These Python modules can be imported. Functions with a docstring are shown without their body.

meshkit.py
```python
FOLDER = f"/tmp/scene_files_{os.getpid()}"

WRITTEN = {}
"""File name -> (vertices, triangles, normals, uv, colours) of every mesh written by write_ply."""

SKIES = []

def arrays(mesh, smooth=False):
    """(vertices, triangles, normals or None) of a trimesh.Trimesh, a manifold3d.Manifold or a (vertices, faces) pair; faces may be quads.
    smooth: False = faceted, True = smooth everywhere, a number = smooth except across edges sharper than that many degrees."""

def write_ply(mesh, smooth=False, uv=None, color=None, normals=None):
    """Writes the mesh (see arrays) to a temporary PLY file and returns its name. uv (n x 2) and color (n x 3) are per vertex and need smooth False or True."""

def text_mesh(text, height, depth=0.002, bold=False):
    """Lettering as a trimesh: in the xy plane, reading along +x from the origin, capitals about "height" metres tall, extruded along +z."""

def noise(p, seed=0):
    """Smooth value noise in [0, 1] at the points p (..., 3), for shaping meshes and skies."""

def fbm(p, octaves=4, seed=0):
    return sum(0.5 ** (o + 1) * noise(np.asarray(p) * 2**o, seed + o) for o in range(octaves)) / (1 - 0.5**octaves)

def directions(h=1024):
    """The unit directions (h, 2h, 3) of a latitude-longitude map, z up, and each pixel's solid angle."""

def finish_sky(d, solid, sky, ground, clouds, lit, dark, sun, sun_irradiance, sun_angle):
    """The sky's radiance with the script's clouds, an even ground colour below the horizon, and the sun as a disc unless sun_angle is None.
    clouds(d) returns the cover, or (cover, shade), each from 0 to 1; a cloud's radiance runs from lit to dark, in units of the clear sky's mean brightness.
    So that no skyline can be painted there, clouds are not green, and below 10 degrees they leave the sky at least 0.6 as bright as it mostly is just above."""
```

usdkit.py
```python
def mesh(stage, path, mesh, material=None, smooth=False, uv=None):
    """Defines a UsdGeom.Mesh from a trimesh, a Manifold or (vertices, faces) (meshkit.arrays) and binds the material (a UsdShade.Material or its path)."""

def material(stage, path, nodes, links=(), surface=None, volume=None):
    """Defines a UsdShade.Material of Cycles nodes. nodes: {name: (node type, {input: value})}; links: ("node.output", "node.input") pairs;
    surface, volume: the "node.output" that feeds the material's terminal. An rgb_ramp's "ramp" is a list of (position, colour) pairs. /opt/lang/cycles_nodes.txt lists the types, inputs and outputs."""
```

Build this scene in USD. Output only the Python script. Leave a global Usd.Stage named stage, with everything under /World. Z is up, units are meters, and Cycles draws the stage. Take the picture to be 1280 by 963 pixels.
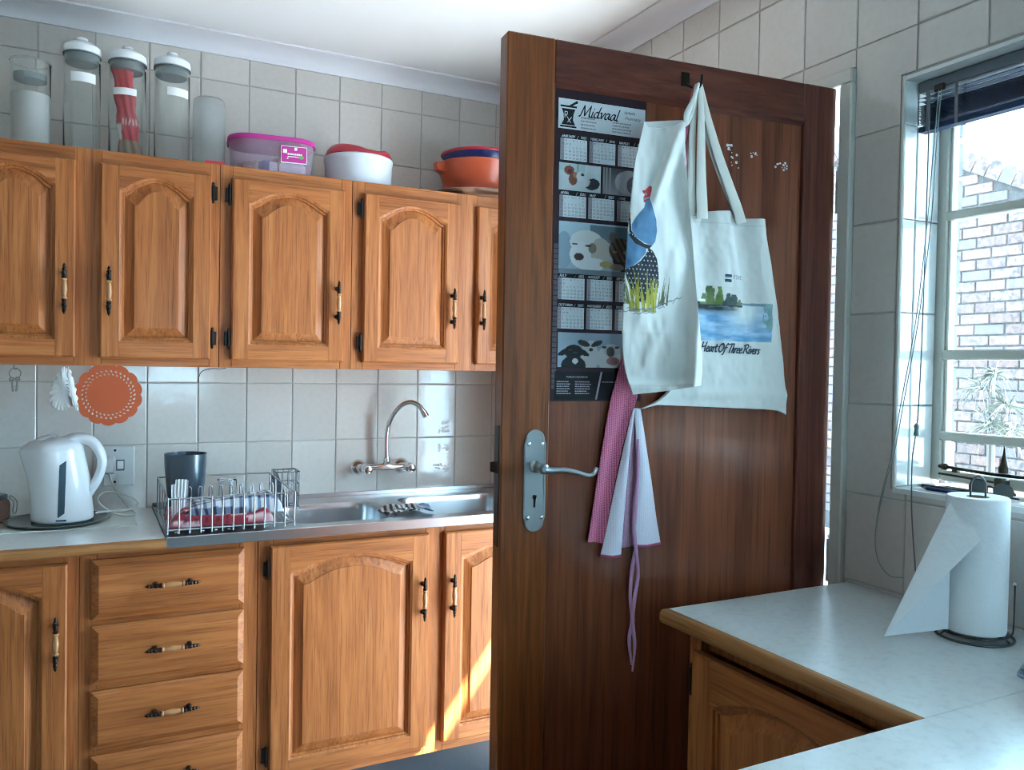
import math, random
import numpy as np, trimesh
import manifold3d as m3
import usdkit, meshkit
from pxr import Usd, UsdGeom, UsdLux, UsdShade, Gf, Sdf, Vt
from shapely.geometry import Polygon, box as sbox, Point, LineString, MultiPoint
from shapely import affinity, contains_xy
from shapely.ops import unary_union

random.seed(7); rng = np.random.default_rng(7)
stage = Usd.Stage.CreateInMemory()
UsdGeom.SetStageUpAxis(stage, UsdGeom.Tokens.z); UsdGeom.SetStageMetersPerUnit(stage, 1.0)
world = UsdGeom.Xform.Define(stage, '/World'); stage.SetDefaultPrim(world.GetPrim())
UsdGeom.Scope.Define(stage, '/World/Looks')

# ------------------------------------------------------------------ camera
CAM = np.array([-1.537, -2.888, 1.385])
FPX = 1026.6
def cam_axes(y, p, r):
    f = np.array([math.sin(y)*math.cos(p), math.cos(y)*math.cos(p), math.sin(p)])
    rt = np.array([math.cos(y), -math.sin(y), 0]); up = np.cross(rt, f)
    return math.cos(r)*rt+math.sin(r)*up, -math.sin(r)*rt+math.cos(r)*up, f
RT, UP, FW = cam_axes(0.476134, -0.0216132, 0.0167719)
cam = UsdGeom.Camera.Define(stage, '/World/Camera')
cam.CreateHorizontalApertureAttr(36.0); cam.CreateVerticalApertureAttr(36.0*963/1280)
cam.CreateFocalLengthAttr(36.0*FPX/1280); cam.CreateClippingRangeAttr(Gf.Vec2f(0.02, 500))
cam.AddTransformOp().Set(Gf.Matrix4d(*RT, 0, *UP, 0, *(-FW), 0, *CAM, 1))
cam.CreateExposureAttr(EXPOSURE := 0.62)

# ------------------------------------------------------------------ sky and sun
SKY_I, SUN_I = 4.5, 16.0
KS, MS = 0.9, 1.35                      # sun: towards (1, -KS, MS)
dome = UsdLux.DomeLight.Define(stage, '/World/Sky')
dome.CreateIntensityAttr(SKY_I); dome.CreateColorAttr(Gf.Vec3f(0.46, 0.77, 1.0))
sun = UsdLux.DistantLight.Define(stage, '/World/Sun')
sun.CreateIntensityAttr(SUN_I); sun.CreateNormalizeAttr(True); sun.CreateAngleAttr(0.55); sun.CreateColorAttr(Gf.Vec3f(1.0, 0.98, 0.95))
_z = np.array([1, -KS, MS]); _z = _z/np.linalg.norm(_z)
_x = np.cross([0, 0, 1], _z); _x /= np.linalg.norm(_x); _y = np.cross(_z, _x)
sun.AddTransformOp().Set(Gf.Matrix4d(*_x, 0, *_y, 0, *_z, 0, 0, 0, 0, 1))

# ------------------------------------------------------------------ materials
MATS = {}
def mat(name, nodes, links=(), surface='p.BSDF', volume=None):
    MATS[name] = usdkit.material(stage, '/World/Looks/'+name, nodes, links, surface=surface, volume=volume); return MATS[name]
def lin(r, g, b):
    f = lambda c: c/12.92 if c <= .04045 else ((c+.055)/1.055)**2.4
    return tuple(f(c/255) for c in (r, g, b))
def plain(name, col, rough=.5, metal=0., bump=None, **kw):
    nodes = {'p': ('principled_bsdf', dict(base_color=col, roughness=rough, metallic=metal, **kw))}; links = []
    if bump:
        sc, st, dist = bump
        nodes.update(g=('geometry', {}), n=('noise_texture', {'scale': sc, 'detail': 3.0}), b=('bump', {'strength': st, 'distance': dist}))
        links = [('g.position', 'n.vector'), ('n.fac', 'b.height'), ('b.normal', 'p.normal')]
    return mat(name, nodes, links)
def wood(name, axis, dark, mid, light, rough=.48, scale=1.0, coat=.04, bumpd=.0006, mottle=.35):
    """grain running along axis (0 x, 1 y, 2 z); the pattern shifts from piece to piece"""
    sc = [32*scale]*3; sc[axis] = 1.7*scale
    fine = [170*scale]*3; fine[axis] = 5.0*scale
    nodes = {
        'g': ('geometry', {}), 'o': ('object_info', {}),
        'off': ('vector_math', {'math_type': 'scale', 'vector1': (3.1, 2.3, 4.7)}),
        'add': ('vector_math', {'math_type': 'add'}),
        'm1': ('mapping', {'scale': tuple(sc)}), 'm2': ('mapping', {'scale': tuple(fine)}), 'm3': ('mapping', {'scale': tuple(s*.25 for s in sc)}),
        'n1': ('noise_texture', {'scale': 1.0, 'detail': 5.0, 'roughness': .6, 'distortion': 1.2}),
        'n2': ('noise_texture', {'scale': 1.0, 'detail': 3.0, 'roughness': .7}),
        'n3': ('noise_texture', {'scale': 1.0, 'detail': 2.0}),
        'r1': ('rgb_ramp', {'ramp': [(0.28, dark), (0.5, mid), (0.72, light)]}),
        'r2': ('rgb_ramp', {'ramp': [(0.36, (.32, .28, .26)), (0.50, (1, 1, 1))]}),
        'r3': ('rgb_ramp', {'ramp': [(0.3, (.72, .70, .68)), (0.7, (1.12, 1.1, 1.08))]}),
        'x1': ('mix_color', {'blend_type': 'multiply', 'fac': .5}),
        'x2': ('mix_color', {'blend_type': 'multiply', 'fac': mottle, 'use_clamp_result': False}),
        'b': ('bump', {'strength': .5, 'distance': bumpd}),
        'p': ('principled_bsdf', {'roughness': rough, 'coat_weight': coat, 'coat_roughness': .18, 'specular_ior_level': .32}),
    }
    links = [('o.random', 'off.scale'), ('g.position', 'add.vector1'), ('off.vector', 'add.vector2'),
             ('add.vector', 'm1.vector'), ('add.vector', 'm2.vector'), ('add.vector', 'm3.vector'),
             ('m1.vector', 'n1.vector'), ('m2.vector', 'n2.vector'), ('m3.vector', 'n3.vector'),
             ('n1.fac', 'r1.fac'), ('n2.fac', 'r2.fac'), ('n3.fac', 'r3.fac'),
             ('r1.color', 'x1.a'), ('r2.color', 'x1.b'), ('x1.result', 'x2.a'), ('r3.color', 'x2.b'),
             ('x2.result', 'p.base_color'), ('n2.fac', 'b.height'), ('b.normal', 'p.normal')]
    return mat(name, nodes, links)
OAK = ((.29, .086, .020), (.42, .133, .034), (.52, .190, .056))
for ax, nm in ((0, 'oak_x'), (1, 'oak_y'), (2, 'oak_z')):
    wood(nm, ax, *OAK)
wood('oak_edge_x', 0, (.20, .075, .025), (.36, .155, .05), (.46, .22, .08), rough=.45)
wood('oak_edge_y', 1, (.20, .075, .025), (.36, .155, .05), (.46, .22, .08), rough=.45)
MAH = ((.070, .016, .011), (.145, .036, .022), (.22, .062, .038))
wood('mahogany_x', 0, *MAH, rough=.3, scale=.8, coat=.4)
wood('mahogany_z', 2, *MAH, rough=.3, scale=.8, coat=.4)
wood('mahogany_panel', 2, (.14, .038, .018), (.235, .068, .031), (.33, .104, .048), rough=.27, scale=.55, coat=.5)
wood('teak_z', 2, (.12, .030, .008), (.225, .060, .014), (.33, .098, .025), rough=.36, scale=.9, coat=.25)

def tile_mat(name, col, rough=.12):
    nodes = {'g': ('geometry', {}), 'o': ('object_info', {}),
             'n': ('noise_texture', {'scale': 9.0, 'detail': 2.0}), 'b': ('bump', {'strength': .35, 'distance': .004}),
             'r': ('rgb_ramp', {'ramp': [(0, tuple(c*.93 for c in col)), (1, tuple(min(1, c*1.05) for c in col))]}),
             'n2': ('noise_texture', {'scale': 60.0, 'detail': 4.0}),
             'r2': ('rgb_ramp', {'ramp': [(.3, (.95, .95, .95)), (.6, (1, 1, 1))]}),
             'x': ('mix_color', {'blend_type': 'multiply', 'fac': 1.0}),
             'p': ('principled_bsdf', {'roughness': rough, 'specular_ior_level': .6})}
    links = [('g.position', 'n.vector'), ('g.position', 'n2.vector'), ('n.fac', 'b.height'), ('b.normal', 'p.normal'), ('o.random', 'r.fac'),
             ('r.color', 'x.a'), ('n2.fac', 'r2.fac'), ('r2.color', 'x.b'), ('x.result', 'p.base_color')]
    return mat(name, nodes, links)
tile_mat('tile', (.61, .565, .515))
tile_mat('tile_white', (.74, .75, .73))
plain('grout', (.42, .40, .37), .9, bump=(300, .4, .001))
plain('plaster_white', (.80, .80, .79), .75, bump=(40, .15, .002))
plain('cornice_white', (.74, .74, .76), .7)
plain('frame_cream', (.58, .56, .50), .45)
plain('steel_paint', (.62, .60, .53), .5)
plain('wall_paint', (.62, .57, .50), .8)
plain('floor_tile', (.26, .25, .24), .35)
plain('kick', (.022, .030, .040), .5, bump=(25, .3, .003))
plain('dark_void', (.012, .010, .009), .9)
plain('black_metal', (.018, .014, .012), .38, .6)
plain('antique', (.035, .026, .022), .32, .85)
plain('hinge_steel', (.45, .46, .45), .35, .9)
plain('pewter', (.42, .45, .46), .30, .95, bump=(260, .25, .0006))
plain('chrome', (.82, .84, .86), .07, 1.0)
plain('wire_chrome', (.46, .48, .50), .25, 1.0)
plain('stainless', (.55, .57, .59), .26, 1.0, bump=(420, .18, .0004))
plain('key_metal', (.30, .28, .24), .35, .9)
def vcol(name, rough=.8, **kw):
    """colour painted per vertex (flat print, dyed cloth)"""
    mat(name, {'a': ('attribute', {'attribute': 'col'}), 'p': ('principled_bsdf', dict(roughness=rough, **kw))}, [('a.color', 'p.base_color')])
vcol('printed_cloth', .9, sheen_weight=.15); vcol('printed_paper', .6, specular_ior_level=.25); vcol('painted_part', .45); vcol('painted_plastic', .3)
def speck(name, base, spot, scale, lo, hi, rough=.35, **kw):
    mat(name, {'g': ('geometry', {}), 'n': ('noise_texture', {'scale': scale, 'detail': 4.0, 'roughness': .65}),
               'r': ('rgb_ramp', {'ramp': [(lo, base), (hi, spot)]}), 'p': ('principled_bsdf', dict(roughness=rough, **kw))},
        [('g.position', 'n.vector'), ('n.fac', 'r.fac'), ('r.color', 'p.base_color')])
speck('worktop', (.64, .66, .65), (.57, .595, .59), 55, .48, .66, .25)
for i, (a, b) in enumerate((((.096, .056, .047), (.042, .031, .032)), ((.112, .070, .059), (.040, .034, .037)), ((.070, .057, .060), (.092, .058, .051)), ((.118, .066, .053), (.072, .048, .045)))):
    speck('brick_%s' % 'abcd'[i], a, b, 24, .47, .62, .9)
speck('brick_quoin', (.10, .105, .125), (.07, .075, .09), 24, .4, .6, .9)
speck('mortar', (.044, .037, .036), (.033, .029, .028), 30, .4, .6, .95)
speck('paving', (.47, .50, .52), (.42, .45, .47), 6, .4, .6, .9)
mat('pane_glass', {'t': ('transparent_bsdf', {'color': (.97, .985, .98)}), 'gl': ('glossy_bsdf', {'roughness': .01, 'color': (1, 1, 1)}), 'f': ('fresnel', {'IOR': 1.45}), 'm': ('mix_closure', {})},
    [('f.fac', 'm.fac'), ('t.BSDF', 'm.closure1'), ('gl.BSDF', 'm.closure2')], surface='m.closure')

# ------------------------------------------------------------------ scene helpers
TAKEN = set()
def numbered(parent, name):
    p, k = f'{parent}/{name}', 0
    while p in TAKEN:
        k += 1; p = f'{parent}/{name}_{k:03d}'
    TAKEN.add(p); return p
def tagp(prim, label=None, cat=None, group=None, kind=None):
    for k, v in (('label', label), ('category', cat), ('group', group), ('kind', kind)):
        if v: prim.SetCustomDataByKey(k, v)
    return prim
def ppath(parent): return '/World' if parent is None else (parent if isinstance(parent, str) else str(parent.GetPath()))
def thing(name, label, cat, group=None, kind=None, parent=None):
    x = UsdGeom.Xform.Define(stage, numbered(ppath(parent), name))
    return tagp(x.GetPrim(), label, cat, group, kind)
def part(name, parent=None): return UsdGeom.Xform.Define(stage, numbered(ppath(parent), name)).GetPrim()
def obj(name, mesh, material, parent=None, smooth=30, col=None, label=None, cat=None, group=None, kind=None):
    if isinstance(mesh, list): mesh = trimesh.util.concatenate(mesh)
    path = numbered(ppath(parent), name)
    m = usdkit.mesh(stage, path, mesh, MATS[material], smooth=True if col is not None else smooth)
    if col is not None:
        c = np.asarray(col, np.float32)
        if c.ndim == 1: c = np.tile(c, (len(mesh.vertices), 1))
        UsdGeom.PrimvarsAPI(m).CreatePrimvar('col', Sdf.ValueTypeNames.Color3fArray, 'vertex').Set(Vt.Vec3fArray.FromNumpy(c))
    return tagp(m.GetPrim(), label, cat, group, kind)
def clone(src, name, loc, rotz=0., label=None, cat=None, group=None):
    """a copy of a thing (built at the origin or moved by loc), with its parts"""
    r = UsdGeom.Xform.Define(stage, numbered('/World', name))
    r.GetPrim().GetReferences().AddInternalReference(src.GetPath()); r.GetPrim().SetInstanceable(True)
    r.ClearXformOpOrder(); r.AddTranslateOp().Set(Gf.Vec3d(*map(float, loc)))
    if rotz: r.AddRotateZOp().Set(rotz)
    return tagp(r.GetPrim(), label, cat, group)

def hull(p):
    m = m3.Manifold.hull_points(np.asarray(p, np.float64)).to_mesh()
    return trimesh.Trimesh(m.vert_properties[:, :3], m.tri_verts, process=False)
def box(x0, x1, y0, y1, z0, z1, c=0.):
    if c <= 0:
        b = trimesh.creation.box([x1-x0, y1-y0, z1-z0]); b.apply_translation([(x0+x1)/2, (y0+y1)/2, (z0+z1)/2]); return b
    pts = []
    for i, (xa, xs) in enumerate(((x0, 1), (x1, -1))):
        for (ya, ys) in ((y0, 1), (y1, -1)):
            for (za, zs) in ((z0, 1), (z1, -1)):
                pts += [(xa+xs*c, ya+ys*c, za), (xa+xs*c, ya, za+zs*c), (xa, ya+ys*c, za+zs*c)]
    return hull(pts)
def rbox(x0, x1, y0, y1, z0, z1, r, n=2):
    s = trimesh.creation.icosphere(n, r).vertices
    return hull(np.vstack([s+np.array([x, y, z]) for x in (x0+r, x1-r) for y in (y0+r, y1-r) for z in (z0+r, z1-r)]))
def to_m(t): return m3.Manifold(m3.Mesh(np.asarray(t.vertices, np.float32), np.asarray(t.faces, np.uint32)))
def to_t(m):
    q = m.to_mesh(); return trimesh.Trimesh(q.vert_properties[:, :3], q.tri_verts, process=False)
def inter(a, b): return to_t(to_m(a) ^ to_m(b))
def minus(a, *bs):
    m = to_m(a)
    for b in bs: m = m - to_m(b)
    return to_t(m)
def lathe(prof, n=32, axis='z', at=(0, 0, 0)):
    p = np.array(prof, float); a = np.arange(n)*2*np.pi/n; v = []; f = []
    for r, z in p: v.append(np.c_[r*np.cos(a), r*np.sin(a), np.full(n, z)])
    v = np.vstack(v)
    for i in range(len(p)-1):
        for j in range(n):
            k = (j+1) % n; A, B, C, D = i*n+j, i*n+k, (i+1)*n+k, (i+1)*n+j
            f += [(A, B, C), (A, C, D)]
    nv = len(v); v = np.vstack([v, [0, 0, p[0, 1]], [0, 0, p[-1, 1]]])
    for j in range(n):
        k = (j+1) % n; f.append((nv, k, j)); f.append((nv+1, (len(p)-1)*n+j, (len(p)-1)*n+k))
    if axis == 'x': v = v[:, [2, 0, 1]]
    if axis == 'y': v = v[:, [1, 2, 0]]
    return trimesh.Trimesh(v+np.array(at), f, process=False)
def spline(pts, n=40, closed=False):
    p = np.array(pts, float)
    if closed: p = np.vstack([p[-1], p, p[0], p[1]])
    else: p = np.vstack([2*p[0]-p[1], p, 2*p[-1]-p[-2]])
    out = []; m = len(p)-3
    for t in np.linspace(0, m, n, endpoint=not closed):
        i = min(int(t), m-1); u = t-i; a, b, c, d = p[i:i+4]
        out.append(.5*((2*b)+(-a+c)*u+(2*a-5*b+4*c-d)*u*u+(-a+3*b-3*c+d)*u**3))
    return np.array(out)
def tube(pts, r, n=8, closed=False, ell=None, upv=None):
    p = np.array(pts, float); m = len(p); R = np.broadcast_to(np.asarray(r, float), (m,))
    t = np.gradient(p, axis=0) if not closed else (np.roll(p, -1, 0)-np.roll(p, 1, 0))
    t /= np.linalg.norm(t, axis=1, keepdims=True)+1e-12
    u = np.array([0, 0, 1.]) if abs(t[0, 2]) < .9 else np.array([1., 0, 0])
    if upv is not None: u = np.array(upv, float)
    a = np.arange(n)*2*np.pi/n; v = []
    for i in range(m):
        u = u-t[i]*(u@t[i]); u /= np.linalg.norm(u)+1e-12; w = np.cross(t[i], u)
        e1, e2 = (1, 1) if ell is None else ell
        v.append(p[i]+R[i]*(e1*np.cos(a)[:, None]*u+e2*np.sin(a)[:, None]*w))
    v = np.vstack(v); f = []
    for i in range(m if closed else m-1):
        q = (i+1) % m
        for j in range(n):
            k = (j+1) % n; A, B, C, D = i*n+j, i*n+k, q*n+k, q*n+j
            f += [(A, B, C), (A, C, D)]
    if not closed:
        nv = len(v); v = np.vstack([v, p[0], p[-1]])
        for j in range(n):
            k = (j+1) % n; f += [(nv, k, j), (nv+1, (m-1)*n+j, (m-1)*n+k)]
    return trimesh.Trimesh(v, f, process=False)
def extr(poly, d, frame=None):
    """polygon (u, v) extruded by d along w; frame = (origin, u, v, w)"""
    gs = getattr(poly, 'geoms', [poly])
    m = trimesh.util.concatenate([trimesh.creation.extrude_polygon(g, d, engine='earcut') for g in gs if not g.is_empty and g.area > 1e-10])
    if frame is not None:
        o, u, v, w = map(lambda q: np.asarray(q, float), frame)
        V = m.vertices; m.vertices = o+V[:, :1]*u+V[:, 1:2]*v+V[:, 2:]*w
        if np.linalg.det(np.stack([u, v, w])) < 0: m.invert()
    return m
def sheet(front, back):
    """closed cloth or paper: two grids (m, n, 3) joined along their border"""
    m, n = front.shape[:2]; V = np.vstack([front.reshape(-1, 3), back.reshape(-1, 3)]); o = m*n
    i, j = np.meshgrid(np.arange(m-1), np.arange(n-1), indexing='ij'); a = (i*n+j).ravel()
    F = np.vstack([np.c_[a, a+1, a+n+1], np.c_[a, a+n+1, a+n]]); B = F[:, ::-1]+o
    ring = np.r_[np.arange(n-1), np.arange(n-1, m*n-1, n), np.arange(m*n-1, (m-1)*n, -1), np.arange((m-1)*n, 0, -n)]
    nx = np.roll(ring, -1)
    S = np.vstack([np.c_[ring, ring+o, nx+o], np.c_[ring, nx+o, nx]])
    return trimesh.Trimesh(V, np.vstack([F, B, S]), process=False)
# ================================================================== the room
CEIL = 2.455
def tile_mesh(x0, x1, z0, z1, frame, g=.0016, t=.007, b=.0022, rb=.0012):
    """cushion edged tile; frame = (origin, u, v, out)"""
    x0 += g; x1 -= g; z0 += g; z1 -= g
    q = lambda i, w: [(x0+i, z0+i, w), (x1-i, z0+i, w), (x1-i, z1-i, w), (x0+i, z1-i, w)]
    V = np.array(q(0, -t)+q(0, -rb)+q(b, 0.), float); F = []
    for k in (0, 4):
        for i in range(4):
            j = (i+1) % 4; F += [(k+i, k+j, k+4+j), (k+i, k+4+j, k+4+i)]
    F += [(8, 9, 10), (8, 10, 11), (0, 2, 1), (0, 3, 2)]
    o, u, v, w = (np.array(a, float) for a in frame)
    if rng_tilt: 
        c = rng.normal(0, .0011, 2); V[8:, 2] += c[0]*(V[8:, 0]-(x0+x1)/2)*2+c[1]*(V[8:, 1]-(z0+z1)/2)*2
    m = trimesh.Trimesh(o+V[:, :1]*u+V[:, 1:2]*v+V[:, 2:]*w, F, process=False)
    if np.linalg.det(np.stack([u, v, w])) < 0: m.invert()
    return m
rng_tilt = True
TW, TH, TZ0 = .1542, .2, 2.316
def tile_wall(parent, us, vs, frame, holes=(), material='tile'):
    hu = unary_union([sbox(*h) for h in holes]) if holes else None
    for a, b in zip(us[:-1], us[1:]):
        for c, d in zip(vs[:-1], vs[1:]):
            r = sbox(a, c, b, d)
            if hu is not None and r.intersects(hu):
                r = r.difference(hu)
                if r.is_empty or r.area < 2e-4: continue
            for gpoly in getattr(r, 'geoms', [r]):
                if gpoly.area < 2e-4: continue
                bb = gpoly.bounds
                if abs(gpoly.area-(bb[2]-bb[0])*(bb[3]-bb[1])) < 1e-7:
                    m = tile_mesh(bb[0], bb[2], bb[1], bb[3], frame)
                else:
                    o, u, v, w = (np.array(x, float) for x in frame)
                    m = extr(gpoly.buffer(-.0016, join_style=2), .0065, (o-w*.0065, u, v, w))
                obj('tile', m, material, parent, smooth=False)

wb = thing('wall_back', 'back wall clad in off-white tiles behind the oak cupboards and the sink', 'wall', kind='structure')
obj('wall_core', box(-3.3, .4, .0028, .22, 0, 2.6), 'grout', wb)
colsB = -1.678+TW*np.arange(-7, 11); colsB = np.append(colsB[colsB < -.01], 0.)
FB = ((0, 0, 0), (1, 0, 0), (0, 0, 1), (0, -1, 0))
tile_wall(wb, colsB, [.916-.02, 1.116, 1.316, 1.516], FB)
tile_wall(wb, colsB, [1.916, 2.116, 2.316, 2.44], FB)

wr = thing('wall_right', 'right-hand wall of grey-white tiles around the window and the doorway', 'wall', kind='structure')
WY0, WY1, WZ0, WZ1 = -2.95, -1.70, 1.142, 2.016
DY0, DY1, DZ1 = -1.577, -.690, 2.075
core = minus(box(.0028, .19, -4.9, .0028, 0, 2.6), box(-.1, .5, WY0, WY1, WZ0, WZ1), box(-.1, .5, DY0, DY1, -.1, DZ1))
obj('wall_core', core, 'grout', wr, smooth=False)
colsR = np.sort(np.append(-1.423-TW*np.arange(-9, 21), []))
FR = ((0, 0, 0), (0, 1, 0), (0, 0, 1), (-1, 0, 0))
holesR = [(WY0-.004, WZ0-.004, WY1+.004, WZ1+.004), (DY0, -.1, DY1, DZ1), (-9, -1, 9, .80)]
tile_wall(wr, colsR[(colsR > -3.6)], [.716, .916, 1.116, 1.316, 1.516, 1.716, 1.916, 2.116, 2.316, 2.43], FR, holesR)
# window recess: white tiles at the side, a bead along the corner, white sill and head
FW_ = ((0, WY1, 0), (1, 0, 0), (0, 0, 1), (0, -1, 0))
zs = [WZ0, 1.316, 1.516, 1.716, 1.916, WZ1]
tile_wall(wr, [0.0, .042, .118], zs, ((0, WY1-.006, 0), (1, 0, 0), (0, 0, 1), (0, -1, 0)), material='tile_white')
obj('corner_bead', tube([(.001, WY1-.002, WZ0), (.001, WY1-.002, WZ1)], .004, 8), 'frame_cream', wr)
obj('recess_head', box(-.0005, .118, WY0, WY1, WZ1-.008, WZ1), 'plaster_white', wr)
obj('recess_side', box(-.0005, .118, WY0, WY0+.006, WZ0, WZ1), 'plaster_white', wr)
ys = np.linspace(WY0, WY1, 9)
for a, b in zip(ys[:-1], ys[1:]):
    obj('sill_tile', tile_mesh(a, b, -.004, .118, ((0, 0, WZ0), (0, 1, 0), (1, 0, 0), (0, 0, 1)), t=.012), 'tile_white', wr)
# the outer leaf of face brick beside the window
bh = .083
for i in range(12):
    for k, (a, b) in enumerate(((.153, .187),)):
        zz = 1.08+bh*i
        obj('brick', box(a, b+rng.uniform(-.003, .004), WY1-.012, WY1+.06, zz, zz+bh-.011, .003), 'brick_quoin', wr, smooth=False)
obj('plaster_jamb', box(.1005, .19, DY0-.0, DY0+.033, 0, DZ1), 'plaster_white', wr)
obj('plaster_jamb', box(.1005, .19, DY1-.033, DY1, 0, DZ1), 'plaster_white', wr)
obj('plaster_lintel', box(.1005, .19, DY0, DY1, DZ1-.034, DZ1), 'plaster_white', wr)

wl = obj('wall_left', box(-3.4, -3.2, -4.9, .1, 0, 2.6), 'wall_paint', label='plain painted wall on the far left of the kitchen', cat='wall', kind='structure')
rear = minus(box(-3.3, .3, -4.95, -4.8, 0, 2.6), box(-1.2, -.6, -5, -4.7, 1.1, 2.0))  # opening cut for the added fill window
obj('wall_rear', rear, 'wall_paint', label='painted wall behind the viewer with an opening for the added window', cat='wall', kind='structure', smooth=False)
obj('floor', box(-3.3, .4, -4.9, .2, -.08, 0), 'floor_tile', label='warm brown floor of the kitchen below the cupboards', cat='floor', kind='structure')
obj('ceiling', box(-3.3, .4, -4.9, .2, CEIL, CEIL+.09), 'plaster_white', label='smooth white ceiling above the open door', cat='ceiling', kind='structure')
def cove():
    a = np.linspace(0, np.pi/2, 9); r = .052
    arc = [(.006+.066*(1-math.sin(t)), -.049+.046*(1-math.cos(t))) for t in a]
    arc = [(.006, -.049)]+[(.006+.066*(1-math.cos(t)), -.049+.043*math.sin(t)) for t in a[1:]]
    return Polygon([(0, 0), (0, -.053), (.006, -.053)]+arc+[(.075, -.006), (.075, 0)])
obj('trim_1', extr(cove(), 3.3, ((-3.3, 0, CEIL), (0, -1, 0), (0, 0, 1), (1, 0, 0))), 'cornice_white', label='white coved cornice along the top of the back wall', cat='cornice', kind='structure', smooth=20)
obj('trim_2', extr(cove(), 4.8, ((0, -4.8, CEIL), (-1, 0, 0), (0, 0, 1), (0, 1, 0))), 'cornice_white', label='white coved cornice along the top of the right wall', cat='cornice', kind='structure', smooth=20)
# cream door frame
t3 = thing('trim_3', 'cream painted door frame around the doorway beside the window', 'door frame', kind='structure')
for (a, b) in ((DY0, -1.543), (-.724, DY1)):
    obj('jamb', box(-.014, .10, a, b, 0, 2.041, .003), 'frame_cream', t3)
obj('frame_head', box(-.014, .10, DY0, DY1, 2.0415, DZ1, .003), 'frame_cream', t3)

# ---------------------------------------------------------------- window: steel frame, bars, panes, each its own part
w1 = thing('window_1', 'steel casement window with horizontal glazing bars in the tiled recess', 'window', kind='structure')
XF0, XF1 = .118, .150
def fbar(name, y0, y1, z0, z1, x0=XF0, x1=XF1): obj(name, box(x0, x1, y0, y1, z0, z1, .0025), 'steel_paint', w1)
fbar('frame_side', -1.7255, -1.7005, WZ0+.012, WZ1-.008); fbar('frame_side', WY0, WY0+.025, WZ0+.012, WZ1-.008)
fbar('frame_bottom', WY0+.025, -1.7255, WZ0+.012, WZ0+.034); fbar('frame_top', WY0+.025, -1.7255, WZ1-.03, WZ1-.008)
fbar('mullion', -2.35, -2.325, WZ0+.034, WZ1-.03)
obj('frame_bead', box(XF0+.006, XF1-.004, -1.732, -1.7255, WZ0+.034, WZ1-.03, .0015), 'steel_paint', w1)
bars = [(1.719, 1.738), (1.417, 1.438), (1.242, 1.261)]
zed = [WZ0+.034]+[q for b in bars[::-1] for q in b]+[WZ1-.03]
for (ya, yb) in ((-2.325, -1.7255), (WY0+.025, -2.35)):
    for (za, zb) in bars: fbar('glazing_bar', ya, yb, za, zb, XF0-.006, XF1-.006)
    for za, zb in zip(zed[0::2], zed[1::2]):
        obj('pane', box(.132, .135, ya-.002, yb+.002, za-.002, zb+.002), 'pane_glass', w1)

w2 = thing('window_2', 'added steel framed window for fill daylight behind the viewer', 'window', kind='structure')  # unseen window added to let cool fill daylight onto the door and worktops
for a in ((-1.2, -1.175, 1.1, 2.0), (-.625, -.6, 1.1, 2.0)): obj('frame_side', box(a[0], a[1], -4.89, -4.86, a[2], a[3], .002), 'steel_paint', w2)
for a in ((1.1, 1.125), (1.975, 2.0)): obj('frame_bar', box(-1.175, -.625, -4.89, -4.86, *a, .002), 'steel_paint', w2)
for a in ((-1.175, -.625),): obj('pane', box(*a, -4.877, -4.874, 1.125, 1.975), 'pane_glass', w2)
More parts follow.
